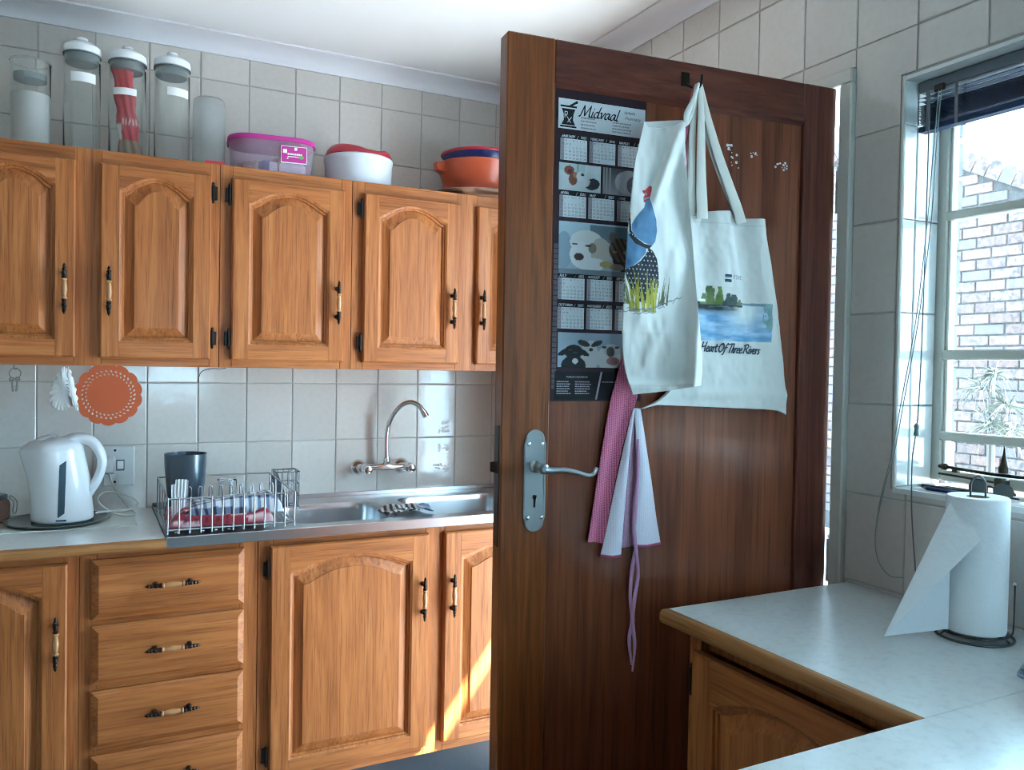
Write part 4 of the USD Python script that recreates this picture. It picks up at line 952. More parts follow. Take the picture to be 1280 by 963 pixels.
# ================================================================== things hanging on the door
def ip(tab, x):
    t = np.array(tab, float); o = np.argsort(t[:, 0]); return np.interp(x, t[o, 0], t[o, 1])
class Glyphs:
    G = {'H': (1.2, [[(.12, 1.8), (.02, .9), (-.05, 0)], [(.95, 1.9), (.82, .9), (.88, 0)], [(-.15, .8), (.4, .95), (.95, 1.05)]]),
         'e': (.62, [[(.05, .5), (.42, .6), (.5, .88), (.27, 1.0), (.03, .6), (.1, .1), (.38, .0), (.66, .25)]]),
         'a': (.78, [[(.6, .85), (.35, 1.0), (.06, .6), (.1, .1), (.35, .08), (.6, .92), (.56, .2), (.8, .1)]]),
         'r': (.52, [[(.0, .8), (.13, .95), (.1, 0)], [(.1, .55), (.3, .95), (.52, .88)]]),
         't': (.45, [[(.22, 1.5), (.13, .3), (.25, 0), (.46, .15)], [(-.05, 1.05), (.2, 1.06), (.46, 1.1)]]),
         'O': (1.12, [[(.6, 1.75), (.15, 1.4), (.05, .6), (.4, 0), (.9, .5), (.92, 1.3), (.55, 1.75), (.35, 1.5)]]),
         'f': (.55, [[(.62, 1.6), (.42, 1.8), (.26, 1.2), (.15, -.3), (-.05, -.5)], [(0, .9), (.25, .93), (.52, 1.0)]]),
         'T': (.85, [[(-.12, 1.6), (.4, 1.8), (1.05, 1.78)], [(.5, 1.75), (.4, .8), (.42, 0)]]),
         'h': (.65, [[(.17, 1.8), (.1, .9), (.05, 0)], [(.08, .5), (.35, .95), (.45, .6), (.42, .05), (.62, .05)]]),
         'R': (1.08, [[(.17, 1.7), (.1, .9), (.05, 0)], [(-.12, 1.6), (.5, 1.85), (.8, 1.4), (.4, .95), (.15, .9)], [(.4, .9), (.65, .4), (1.0, 0)]]),
         'i': (.34, [[(.12, .95), (.08, .3), (.12, .05), (.28, .05)], [(.17, 1.38), (.18, 1.42), (.19, 1.45)]]),
         'v': (.64, [[(0, .95), (.15, .9), (.25, .05), (.55, .95), (.66, .85)]]),
         's': (.52, [[(.45, .9), (.2, .95), (.15, .65), (.42, .35), (.3, .02), (.0, .1)]]),
         'M': (1.45, [[(-.1, .05), (.05, .1), (.28, 1.7)], [(.28, 1.75), (.45, 1.0), (.6, .2)], [(.6, .2), (.85, 1.0), (1.15, 1.8)], [(1.15, 1.75), (1.15, .5), (1.25, .02), (1.4, .1)]]),
         'd': (.8, [[(.55, .85), (.3, 1.0), (.03, .5), (.15, .03), (.45, .2), (.58, 1.0), (.68, 1.8)], [(.58, .9), (.55, .2), (.62, .04), (.8, .12)]]),
         'l': (.38, [[(.2, 1.8), (.12, .8), (.1, .15), (.28, .03)]]), ' ': (.32, [])}
    @classmethod
    def shape(c, text, xh, pen=.09, shear=.22, nib=.5):
        x, out = 0., []
        for ch in text:
            adv, st = c.G[ch]
            for s in st:
                q = spline(s, 18); q[:, 0] += x+shear*q[:, 1]; q *= xh
                ln = LineString(q); d = pen*xh*nib
                out.append(unary_union([affinity.translate(ln, k*d*.7, k*d).buffer(pen*xh*.5, 3) for k in (-.5, 0, .5)]))
            x += adv
        return unary_union(out).simplify(xh*.012), x*xh
def on_door(poly, s0, z0, off, d=.0005, sub=None):
    """flat print; polygon reads rightwards from (s0, z0); off may be a function of (s, z)"""
    m = extr(poly, d)
    if sub:
        v, f = trimesh.remesh.subdivide_to_size(m.vertices, m.faces, sub); m = trimesh.Trimesh(v, f, process=False)
    V = m.vertices; s, z = s0-V[:, 0], z0+V[:, 1]
    o = off(s, z) if callable(off) else off
    m.vertices = np.c_[s, o+V[:, 2], z]; m.invert()
    return dmap(m)
def fixdir(m, out_off=True):
    """door-space sheet: front must face the viewer"""
    n = m.face_normals[:len(m.faces)//3].mean(0)
    if n[1] < 0: m.invert()
    return m

# ---------------------------------------------------------------- the year calendar
plain('calendar_dark', (.024, .009, .015), .55, specular_ior_level=.25); plain('ink_black', (.010, .010, .013), .6, specular_ior_level=.2); plain('print_white', (.62, .64, .66), .45)
plain('print_grey', (.30, .27, .30), .5); plain('digit', (.10, .09, .10), .6)
cal = thing('calendar', 'dark poster calendar for 2023 with dog and cat photographs, pinned to the door', 'calendar')
CO = -.0106
obj('poster', dmap(box(.497, .7045, CO, CO+.0008, 1.318, 1.945)), 'calendar_dark', cal)
# worn, lighter maroon brick-pattern strips between the lower months
def vpatch(name, s0, s1, z0, z1, fn, off, nx, nz, parent, label=None):
    """flat photograph printed on the poster: colours from fn(x, y), x rightwards and y upwards in 0..1"""
    S_, Z_ = np.meshgrid(np.linspace(s0, s1, nx), np.linspace(z0, z1, nz), indexing='ij')
    m = fixdir(sheet(np.stack([S_, S_*0+off+.0004, Z_], -1), np.stack([S_, S_*0+off, Z_], -1)))
    X, Y = np.meshgrid(np.linspace(0, 1, nx), np.linspace(0, 1, nz), indexing='ij')
    c = np.clip(fn(X, Y), 0, 1).reshape(-1, 3)
    return obj(name, dmap(m), 'printed_paper', parent, col=np.vstack([c, c]), label=label)
def ell(X, Y, cx, cy, rx, ry, rot=0.):
    c, s = math.cos(rot), math.sin(rot); dx, dy = X-cx, Y-cy
    return ((dx*c+dy*s)/rx)**2+((-dx*s+dy*c)/ry)**2 < 1
def paint(C_, mask, col, soft=None): C_[mask] = np.array(col); return C_
def bg(X, a, b, Y): return np.array(a)*(1-Y[..., None])+np.array(b)*Y[..., None]
L1 = CO+.0009
obj('header', on_door(sbox(0, 0, .199, .060), .6985, 1.8665, L1), 'print_white', cal)
lg = unary_union([Polygon([(.007, .040), (.037, .040), (.033, .030), (.032, .018), (.037, .008), (.007, .008), (.012, .018), (.011, .030)]), sbox(.004, .043, .040, .0465), sbox(.004, .003, .040, .0062), LineString([(.026, .046), (.040, .055)]).buffer(.0022), Point(.040, .0548).buffer(.0028)])
rx = unary_union([LineString(p).buffer(.0009, 2) for p in ([(.014, .022), (.014, .034), (.019, .034), (.020, .0305), (.018, .028), (.014, .028)], [(.016, .028), (.027, .013)], [(.020, .013), (.029, .024)])])
obj('logo', on_door(lg.difference(rx), .6985, 1.8665, L1+.0005), 'ink_black', cal, label='black mortar and pestle emblem with an Rx sign')
mv, wv = Glyphs.shape('Midvaal', .0128, pen=.10, nib=.9)
obj('lettering', on_door(affinity.translate(affinity.scale(mv, .088/wv, 1, origin=(0, 0)), .047, .0285), .6985, 1.8665, L1+.0005), 'ink_black', cal, label='name in black italic script on the calendar header')
def flat_text(t, h, x, y, shear=0., bold=False):
    m = meshkit.text_mesh(t, h, .0004, bold); V = m.vertices; V[:, 0] = V[:, 0]+shear*V[:, 1]+x; V[:, 1] += y; return m
def text_door(ms, s0, z0, off):
    m = trimesh.util.concatenate(ms); V = m.vertices; q = trimesh.Trimesh(np.c_[s0-V[:, 0], off+V[:, 2], z0+V[:, 1]], m.faces, process=False); q.invert(); return dmap(q)
obj('lettering', text_door([flat_text('Apteek', .0058, .148, .046, .25), flat_text('Pharmacy', .0058, .150, .0345, .25)], .6985, 1.8665, L1+.0005), 'digit', cal)
def dashes(rows, x0, w, y0, dy, h, seed):
    r = np.random.default_rng(seed); out = []
    for k in range(rows):
        x = x0
        while x < x0+w*(.75+.25*r.random()):
            q = r.uniform(.002, .006); out.append(sbox(x, y0-k*dy, x+q, y0-k*dy+h)); x += q+.0012
    return out
obj('small_print', on_door(unary_union(dashes(4, .050, .034, .0245, .0068, .0028, 1)+dashes(4, .122, .045, .0235, .0062, .0028, 2)), .6985, 1.8665, L1+.0005, .0003), 'print_grey', cal, smooth=False, kind='stuff')
months = 'JANUARY FEBRUARY MARCH APRIL MAY JUNE JULY AUGUST SEPTEMBER OCTOBER NOVEMBER DECEMBER'.split()
first = [6, 2, 2, 5, 0, 3, 5, 1, 4, 6, 2, 4]; days = [31, 28, 31, 30, 31, 30, 31, 31, 30, 31, 30, 31]   # monday = 0
NUM = {d: meshkit.text_mesh(str(d), .0035, .0003) for d in range(1, 32)}
for i in range(12):
    row, c_ = divmod(i, 3)
    sL = (.693, .628, .562)[c_]; zt = (1.8475, 1.7335, 1.5675, 1.5085)[row]; w, h = .0595, .0435
    mm_ = part('month', cal)
    obj('header_bar', on_door(sbox(0, 0, w, .0082), sL, zt+.0003, L1), 'ink_black', mm_)
    obj('grid', on_door(sbox(.0085, -h, w, 0), sL, zt, L1), 'print_white', mm_)
    obj('sunday_column', on_door(sbox(0, -h, .0084, 0), sL, zt, L1), 'print_grey', mm_)
    ttl = [flat_text(months[i], .0048, .0015, .0018, .1, True), flat_text('/', .0055, .036, .0013, .3), flat_text('2023', .0048, .0435, .0018, .1, True)]
    ttl[0].vertices[:, 0] = .0015+(ttl[0].vertices[:, 0]-.0015)*min(1., .031/np.ptp(ttl[0].vertices[:, 0])); ttl[2].vertices[:, 0] = .0445+(ttl[2].vertices[:, 0]-.0435)*.78
    obj('month_name', text_door(ttl, sL, zt+.0003, L1+.0005), 'print_white', mm_)
    ds = []
    for d in range(1, days[i]+1):
        k = (first[i]+1+d-1); r_, cc = divmod(k % 35 if k >= 35 else k, 7)
        m_ = NUM[d].copy(); m_.vertices = m_.vertices*[.9, 1, 1]+[.0022+cc*.0082, -.0128-r_*.0070, 0]; ds.append(m_)
    for k, ch in enumerate('SMTWTFS'): ds.append(flat_text(ch, .0026, .0024+k*.0082, -.0055))
    obj('dates', text_door(ds, sL, zt, L1+.0005), 'digit', mm_, smooth=False)
def ph1(X, Y):
    C_ = bg(X, (.50, .52, .53), (.56, .62, .64), Y); paint(C_, Y > .72, (.42, .52, .52)); paint(C_, (Y > .72) & (np.abs(X-.44) < .012), (.2, .25, .25)); paint(C_, (Y > .70) & (X > .62), (.60, .64, .65))
    paint(C_, ell(X, Y, .33, .42, .10, .22), (.20, .06, .035)); paint(C_, ell(X, Y, .24, .74, .12, .17), (.22, .06, .04)); paint(C_, ell(X, Y, .40, .58, .07, .12), (.36, .16, .08)); paint(C_, ell(X, Y, .26, .70, .05, .09), (.10, .03, .02))
    paint(C_, ell(X, Y, .50, .55, .09, .16), (.60, .60, .60)); paint(C_, ell(X, Y, .56, .62, .04, .06), (.04, .04, .05)); paint(C_, ell(X, Y, .80, .30, .17, .22, -.3), (.025, .028, .035)); paint(C_, ell(X, Y, .66, .40, .08, .2), (.56, .57, .58))
    return C_
def ph2(X, Y):
    C_ = bg(X, (.26, .24, .25), (.05, .05, .055), Y); paint(C_, ell(X, Y, .66, .50, .36, .46), (.34, .32, .33)); paint(C_, ell(X, Y, .80, .42, .20, .34), (.10, .09, .10)); paint(C_, ell(X, Y, .82, .55, .09, .14), (.42, .40, .40)); paint(C_, ell(X, Y, .84, .30, .11, .14), (.02, .02, .02)); paint(C_, (X < .2) & (np.sin(X*80) > 0), (.30, .28, .28)); return C_
def ph3(X, Y):
    C_ = bg(X, (.30, .37, .42), (.40, .52, .58), Y); paint(C_, (X > .37) & (Y > .70-.1*X) & (Y < .97), (.13, .18, .21)); paint(C_, ell(X, Y, .06, .45, .10, .36), (.24, .32, .38))
    paint(C_, ell(X, Y, .33, .62, .20, .24), (.62, .62, .60)); paint(C_, ell(X, Y, .27, .38, .14, .26), (.66, .66, .65)); paint(C_, ell(X, Y, .50, .45, .12, .28), (.46, .42, .36)); paint(C_, ell(X, Y, .40, .52, .05, .10), (.22, .18, .14))
    paint(C_, ell(X, Y, .19, .58, .03, .02), (.05, .05, .06)); paint(C_, ell(X, Y, .35, .56, .04, .02), (.05, .05, .06)); paint(C_, ell(X, Y, .24, .34, .06, .07), (.07, .04, .045)); paint(C_, ell(X, Y, .40, .20, .17, .13, .3), (.64, .65, .66)); paint(C_, ell(X, Y, .58, .22, .09, .07), (.40, .30, .12))
    paint(C_, ell(X, Y, .86, .40, .22, .34), (.035, .030, .028)); q = ell(X, Y, .75, .52, .15, .24); paint(C_, q, (.16, .10, .075)); paint(C_, q & (np.sin(X*90+Y*30) > .2), (.05, .035, .03)); paint(C_, ell(X, Y, .67, .48, .03, .02), (.3, .25, .1)); paint(C_, ell(X, Y, .80, .48, .03, .02), (.3, .25, .1))
    for cx in (.64, .86): paint(C_, ell(X, Y, cx, .76, .04, .10), (.13, .09, .07))
    paint(C_, ell(X, Y, .70, .18, .09, .07), (.24, .20, .18)); paint(C_, Y < .10, (.17, .21, .24)); return C_
def ph4(X, Y):
    C_ = bg(X, (.30, .36, .42), (.34, .42, .50), Y)*(1-.45*X[..., None])+.0
    W1 = (.50, .49, .48)
    paint(C_, ell(X, Y, .38, .30, .12, .40), W1); paint(C_, ell(X, Y, .40, .62, .07, .17), W1); paint(C_, ell(X, Y, .31, .70, .06, .11, .5), (.035, .03, .035)); paint(C_, ell(X, Y, .47, .70, .05, .11, -.5), (.04, .035, .04)); paint(C_, ell(X, Y, .40, .52, .025, .05), (.03, .03, .03))
    paint(C_, ell(X, Y, .62, .28, .15, .36), W1); paint(C_, ell(X, Y, .65, .52, .11, .18), (.44, .42, .41)); paint(C_, ell(X, Y, .64, .47, .05, .15), (.06, .05, .05)); paint(C_, ell(X, Y, .67, .20, .08, .12), (.30, .14, .13)); paint(C_, ell(X, Y, .56, .60, .03, .04), (.04, .035, .035)); paint(C_, ell(X, Y, .72, .60, .03, .04), (.04, .035, .035))
    paint(C_, ell(X, Y, .88, .26, .12, .34), (.26, .20, .15)); paint(C_, ell(X, Y, .88, .32, .07, .15), (.02, .016, .016)); paint(C_, ell(X, Y, .97, .45, .05, .10), (.02, .016, .016))
    K = (.012, .014, .018); paint(C_, ell(X, Y, .19, .02, .15, .32), K); paint(C_, ell(X, Y, .19, .45, .11, .20), K); paint(C_, ell(X, Y, .08, .44, .05, .13, -.5), K); paint(C_, ell(X, Y, .30, .44, .05, .13, .5), K); paint(C_, ell(X, Y, .21, .18, .035, .08), (.45, .46, .48)); paint(C_, ell(X, Y, .15, .50, .02, .025), (.05, .06, .04)); paint(C_, ell(X, Y, .21, .42, .03, .03), (.04, .045, .05))
    return C_
vpatch('photograph', .695, .601, 1.744, 1.7985, ph1, L1, 70, 44, cal, 'photograph of a brown puppy and a black and white cat')
vpatch('photograph', .596, .503, 1.744, 1.7985, ph2, L1, 60, 44, cal, 'dark photograph of a pale dog')
vpatch('photograph', .693, .503, 1.576, 1.6815, ph3, L1, 130, 76, cal, 'photograph of a sleeping white dog beside a tabby cat')
vpatch('photograph', .691, .503, 1.387, 1.4575, ph4, L1, 130, 60, cal, 'photograph of four sitting dogs')
obj('holiday_panel', [on_door(Polygon([(0, 0), (.092, 0), (.104, .057), (0, .057)]), .697, 1.3215, L1), on_door(Polygon([(.097, 0), (.190, 0), (.190, .057), (.109, .057)]), .697, 1.3215, L1)], 'ink_black', cal)
obj('panel_line', on_door(Polygon([(.0925, 0), (.0965, 0), (.1085, .057), (.1045, .057)]), .697, 1.3215, L1), 'print_grey', cal)
obj('panel_title', text_door([flat_text('PUBLIC HOLIDAYS', .0038, .026, .044, 0, True)], .697, 1.3215, L1+.0005), 'print_grey', cal)
obj('small_print', on_door(unary_union(dashes(6, .005, .030, .035, .0048, .0022, 3)+dashes(6, .046, .034, .035, .0048, .0022, 4)+dashes(1, .108, .03, .035, .005, .0022, 5)), .697, 1.3215, L1+.0005, .0003), 'print_grey', cal, smooth=False, kind='stuff')
obj('brick_border', on_door(unary_union([sbox(.0008+.0004*(k % 2), .004+.0105*k, .0105, .0128+.0105*k) for k in range(2, 30)]), .7045, 1.318, L1, .0003), 'calendar_border' if plain('calendar_border', (.075, .045, .06), .5) else '', cal, smooth=False)

# ---------------------------------------------------------------- hook
hk = thing('door_hook', 'small metal hook near the top of the door carrying the bags', 'hook')
obj('hook_plate', dmap(box(.400, .420, .0, .003, 1.985, 2.015, .001)), 'antique', hk)
obj('hook_arm', dmap(tube(spline([(.410, .003, 1.990), (.410, .022, 1.978), (.410, .048, 1.968), (.410, .060, 1.976), (.410, .062, 1.990)], 20), .003, 8)), 'antique', hk, smooth=60)

def cloth(name, Lt, Rt, top, bot, depth, thick, colf, parent, nu, nv, label=None, back=None, mat_='printed_cloth', aa=False, ref=None):
    """hanging cloth on the door. Lt/Rt: (s, z) polylines of the left/right edge; top/bot: z over u; depth(s, z, u, v)"""
    u, v = np.linspace(0, 1, nu), np.linspace(0, 1, nv)
    def edge(T, m_):
        T = np.array(T, float); d = np.r_[0, np.cumsum(np.linalg.norm(np.diff(T, axis=0), axis=1))]; return spline_len(T, d, m_)
    A, B = edge(Lt, nv), edge(Rt, nv)
    U, V_ = np.meshgrid(u, v, indexing='ij')
    S_ = A[None, :, 0]*(1-U)+B[None, :, 0]*U; Z_ = A[None, :, 1]*(1-U)+B[None, :, 1]*U
    if top is not None: Z_ = Z_+(np.interp(U, *zip(*top)))*(1-V_)**3
    if bot is not None: Z_ = Z_+(np.interp(U, *zip(*bot)))*V_**3
    O = depth(S_, Z_, U, V_); T = O-thick if back is None else np.minimum(back(S_, Z_, U, V_), O-.0012)
    S0_, off0 = S_, ref
    if ref is not None: S_ = S_+(O-ref)*(1.384-S_)/1.465
    m = fixdir(sheet(np.stack([S_, O, Z_], -1), np.stack([S_, T, Z_], -1)))
    if aa:
        S_ = S0_; dU, dV = np.abs(np.diff(S_[:, 0])).mean(), np.abs(np.diff(Z_[0])).mean()
        c = sum(np.clip(colf(S_+a*dU, Z_+b*dV, U, V_), 0, 1) for a, b in ((-.3, -.3), (.3, -.3), (-.3, .3), (.3, .3), (0, 0)))/5
    else: c = np.clip(colf(S_, Z_, U, V_), 0, 1)
    c = c.reshape(-1, 3); obj(name, dmap(m), mat_, parent, col=np.vstack([c, c]), label=label)
def spline_len(T, d, m_):
    q = spline(T, 400); e = np.r_[0, np.cumsum(np.linalg.norm(np.diff(q, axis=0), axis=1))]; x = np.linspace(0, e[-1], m_)
    return np.c_[np.interp(x, e, q[:, 0]), np.interp(x, e, q[:, 1])]
def ribbon(name, pts, w, parent, material, col=None, t=.0012, label=None, twist=0.):
    p = spline(pts, 40); m_ = len(p); W_2 = np.broadcast_to(np.interp(np.linspace(0, 1, m_), np.linspace(0, 1, np.size(w)), np.atleast_1d(w)), (m_,))/2
    d = np.gradient(p, axis=0); d /= np.linalg.norm(d, axis=1, keepdims=True)
    G, B = [], []
    for k, x in enumerate((-1, -.5, 0, .5, 1)):
        side = np.cross(d, [0, 1, 0]); side /= np.linalg.norm(side, axis=1, keepdims=True); tw = twist*np.linspace(0, 1, m_)[:, None]
        side = side*np.cos(tw)+np.array([0, 1, 0])*np.sin(tw)
        G.append(p+side*(x*W_2)[:, None]+np.array([0, .0015*(1-x*x), 0])); B.append(G[-1]-np.array([0, t, 0]))
    mm = fixdir(sheet(np.array(G), np.array(B))); 
    obj(name, dmap(mm), material, parent, label=label, smooth=60, **({} if col is None else {'col': np.array(col)}))

COTTON = np.array((.72, .72, .68)); COTTON2 = np.array((.66, .64, .57))
# ---------------------------------------------------------------- tote bag
tote = thing('tote_bag', 'off-white cotton tote bag with a painted river scene, hanging on the door', 'bag')
def tote_front(s, z, u=None, v=None):
    x = (.40-s)
    b = .0205+.004*np.sin(np.clip((z-1.29)/.43, 0, 1)*np.pi)
    b = b+.0062*np.sin(x*62+(z-1.3)*9)*np.clip((z-1.40)/.26, 0, 1)+.006*np.exp(-((s-(.31-.18*(1.72-z)))/.012)**2)*np.clip((z-1.45)/.2, 0, 1)
    b = b+.007*np.exp(-((s-(.228-.12*(1.72-z)))/.016)**2)*np.clip((z-1.40)/.2, 0, 1)
    b = b+.003*np.exp(-((z-1.335)/.012)**2)+(meshkit.fbm(np.stack([s*24, z*18, s*0], -1), 3, 5)-.5)*.008
    return np.clip(b-.002, .0125, .031)
def in_poly(s, z, pts):
    return contains_xy(Polygon([(-a, b) for a, b in pts]), -s, z)
def tote_col(s, z, u, v):
    c = np.tile(COTTON, s.shape+(1,)).astype(float)
    p = np.stack([s*1, z*1, s*0], -1); f1, f2, f3 = (meshkit.fbm(p*k, 4, q) for k, q in ((38, 1), (70, 2), (np.array((26, 120, 1)), 3)))
    s0, s1, z0, z1 = .392, .190, 1.449, 1.566
    X, Y = (s0-s)/(s0-s1), (z-z0)/(z1-z0); edge = .012*(f2-.5)*6
    inn = (X > -.02) & (X < 1+edge*.4) & (Y > 0+edge*.2) & (Y < 1)
    hor = .66
    sky = inn & (Y >= hor); wat = inn & (Y < hor)
    c[sky] = (c*.96)[sky]
    W0 = np.array((.13, .32, .56)); W1 = np.array((.42, .62, .76)); W2 = np.array((.70, .76, .74))
    t = np.clip(.5+2.2*(f3-.5)+.5*(f1-.5), 0, 1)[..., None]; wc = W0*(1-t)+W1*t
    lightm = np.clip(np.exp(-((X-.66)/.20)**2)*np.clip((Y-.15)/.4, 0, 1)*1.2, 0, 1)[..., None]; wc = wc*(1-lightm)+W2*lightm
    dk = np.clip((Y-.46)/.15, 0, 1)*np.clip((.62-X)/.12, 0, 1)*np.clip(.45+1.6*(f3-.4), 0, 1); dk = np.clip(dk*1.4, 0, 1); wc = wc*(1-dk[..., None])+np.array((.025, .036, .045))*dk[..., None]
    c[wat] = wc[wat]
    bank = inn & (np.abs(Y-hor-.015) < .040+.04*(f2-.5)) & (X < .62); c[bank] = (.035, .045, .04)
    far = inn & (np.abs(Y-hor-.03) < .018+.03*(f1-.4)) & (X >= .58); c[far] = (.20, .28, .33)
    for cx, hgt, wd, g in ((.0, .34, .05, (.05, .09, .06)), (.14, .20, .06, (.14, .20, .07)), (.20, .36, .045, (.10, .14, .06)), (.235, .30, .04, (.14, .18, .06)), (.315, .33, .055, (.12, .19, .045)), (.42, .22, .045, (.05, .08, .08)), (.50, .20, .06, (.05, .085, .075)), (.57, .11, .04, (.12, .16, .09))):
        q = inn & (Y > hor) & (Y < hor+hgt) & (np.abs(X-cx)+(f2-.5)*.07 < wd*(1-.55*((Y-hor)/hgt)**2)); sh_ = (.6+.9*f2)[..., None]; c[q] = (np.array(g)*sh_)[q]
    q = inn & (np.abs(X-.10) < .05) & (np.abs(Y-hor-.07) < .025); c[q] = (.75, .77, .75)
    rt_m = inn & (X > .84) & (Y > .25) & (Y < .72) & ((X-.84)/.16+.9*(f2-.5)+.2*(f1-.5) > .40+.6*np.abs(Y-.50)); c[rt_m] = (np.array((.18, .30, .30))*(.7+.8*f2[..., None]))[rt_m]
    seam = (np.abs(z-1.700) < .0012) & (s < .40); c[seam] *= .86
    return c
cloth('bag_body', [(.404, 1.715), (.404, 1.658), (.402, 1.575), (.407, 1.44), (.428, 1.366), (.462, 1.326), (.511, 1.303)],
      [(.2165, 1.717), (.207, 1.681), (.193, 1.621), (.175, 1.534), (.162, 1.464), (.149, 1.376), (.138, 1.289)],
      [(0, 0), (.2, .007), (.55, .013), (.62, .010), (.70, -.001), (1, 0)], [(0, 0), (.10, .010), (.5, .010), (.85, .010), (.94, .008), (1, 0)],
      tote_front, .01, tote_col, tote, 190, 340, aa=True, back=lambda s, z, u, v: .011+0*s)
txt, tw_ = Glyphs.shape('Heart Of Three Rivers', .0105, pen=.17, shear=.25, nib=.55)
txt = affinity.scale(txt, .153/tw_, 1., origin=(0, 0)); txt = affinity.rotate(txt, -1.5, origin=(0, 0))
obj('lettering', on_door(txt, .3735, 1.4265, lambda s, z: tote_front(s, z)+.0006, .0006, .006), 'ink_teal' if plain('ink_teal', (.02, .05, .075), .8) else '', tote, label='dark script lettering below the river scene')
lgm = unary_union([sbox(0, .0105, .019, .0165), sbox(0, 0, .019, .0062), sbox(.001, .0080, .018, .0088)])
obj('emblem', on_door(lgm, .3185, 1.5755, lambda s, z: tote_front(s, z)+.0006, .0006, .005), 'ink_teal', tote, label='small dark striped emblem above the river scene')
t_ = flat_text('FIVE', .0085, .0235, .0072); t2 = flat_text('HOTELS', .0038, .0235, .0005)
def text_cloth(ms, s0, z0, fn):
    m = trimesh.util.concatenate(ms); V = m.vertices; s, z = s0-V[:, 0], z0+V[:, 1]; q = trimesh.Trimesh(np.c_[s, fn(s, z)+.0007+V[:, 2], z], m.faces, process=False); q.invert(); return dmap(q)
obj('lettering', text_cloth([t_], .3185, 1.5755, tote_front), 'print_grey', tote, smooth=False)
for nm, pts, w in (('strap', [(.409, .052, 1.9745), (.400, .046, 1.93), (.391, .036, 1.86), (.382, .026, 1.79), (.377, .0235, 1.735), (.376, .0245, 1.705)], (.010, .016, .022, .027, .028)),
                   ('strap', [(.412, .048, 1.974), (.413, .040, 1.93), (.408, .028, 1.85), (.402, .020, 1.78), (.398, .0165, 1.735), (.3975, .0155, 1.712)], (.010, .014, .018, .020, .020)),
                   ('strap', [(.405, .050, 1.9745), (.378, .042, 1.905), (.345, .033, 1.84), (.310, .0275, 1.775), (.289, .0255, 1.735), (.277, .0265, 1.702)], (.010, .020, .023, .025, .026)),
                   ('strap', [(.407, .047, 1.9735), (.385, .036, 1.91), (.350, .026, 1.84), (.312, .019, 1.775), (.285, .0155, 1.732), (.272, .014, 1.712)], (.010, .018, .020, .020))):
    ribbon(nm, pts, w, tote, 'printed_cloth', COTTON2*1.02)
# ---------------------------------------------------------------- white apron with the guinea fowl
ap = thing('apron', 'white cotton apron printed with a blue guinea fowl, hanging on the door', 'apron')
def apron_front(s, z, u=None, v=None):
    ln = .437-.060*np.clip((1.87-z)/.25, 0, 1)+.02*np.clip((1.62-z)/.3, 0, 1)           # the long fold on the right
    ln2 = .440+.36*(1.885-z)                                                            # diagonal pull from the hook
    o = .0425+.016*np.exp(-((s-ln)/.018)**2)*np.clip((1.89-z)/.1, 0, 1)
    o = o+.015*np.exp(-((s-ln2)/.014)**2)*np.clip((z-1.66)/.10, 0, 1)*np.clip((1.9-z)/.03, 0, 1)
    o = o-.009*np.exp(-((s-ln-.038)/.018)**2)*np.clip((1.84-z)/.2, 0, 1)
    o = o+.006*np.exp(-((s-.530+.10*(1.6-z))/.03)**2)+.005*np.exp(-((s-(.50-.55*(z-1.42)))/.016)**2)*np.exp(-((z-1.43)/.05)**2)
    o = o+.007*np.exp(-((z-1.352)/.011)**2)+.012*np.exp(-((s-.392)/.016)**2)*np.clip((1.46-z)/.1, 0, 1)
    k = np.clip((.515-s)/.11, 0, 1); o = o+.020*k*k*(3-2*k)*np.clip((1.66-z)/.22, 0, 1)+.012*np.exp(-((z-1.50)/.07)**2)-.012*np.clip((1.46-z)/.11, 0, 1)
    return np.clip(o+(meshkit.fbm(np.stack([s*20, z*10, s*0+4], -1), 3, 9)-.5)*.014, .0345, .095)
head = [(.517, 1.753), (.512, 1.7575), (.507, 1.756), (.507, 1.748), (.510, 1.736), (.511, 1.728), (.519, 1.726), (.520, 1.7215), (.525, 1.722), (.5265, 1.731), (.523, 1.738), (.5285, 1.742), (.5285, 1.746), (.523, 1.7465)]
body = [(.520, 1.730), (.511, 1.730), (.503, 1.712), (.495, 1.690), (.4925, 1.667), (.496, 1.646), (.503, 1.637), (.522, 1.641), (.539, 1.649), (.551, 1.663), (.552, 1.676), (.541, 1.693), (.524, 1.711)]
band = [(.5585, 1.687), (.555, 1.690), (.552, 1.663), (.539, 1.6485), (.522, 1.6395), (.503, 1.637), (.511, 1.629), (.528, 1.633), (.543, 1.638), (.557, 1.653)]
blue2 = [(.563, 1.672), (.5565, 1.652), (.541, 1.6375), (.516, 1.6325), (.518, 1.620), (.533, 1.603), (.549, 1.591), (.568, 1.584), (.570, 1.62)]
tail = [(.511, 1.632), (.501, 1.626), (.491, 1.610), (.487, 1.586), (.4855, 1.561), (.490, 1.532), (.497, 1.515), (.531, 1.520), (.552, 1.545), (.562, 1.569), (.566, 1.586), (.547, 1.592), (.531, 1.603), (.518, 1.618)]
bill = [(.5575, 1.700), (.5555, 1.700), (.5545, 1.688), (.5585, 1.688)]
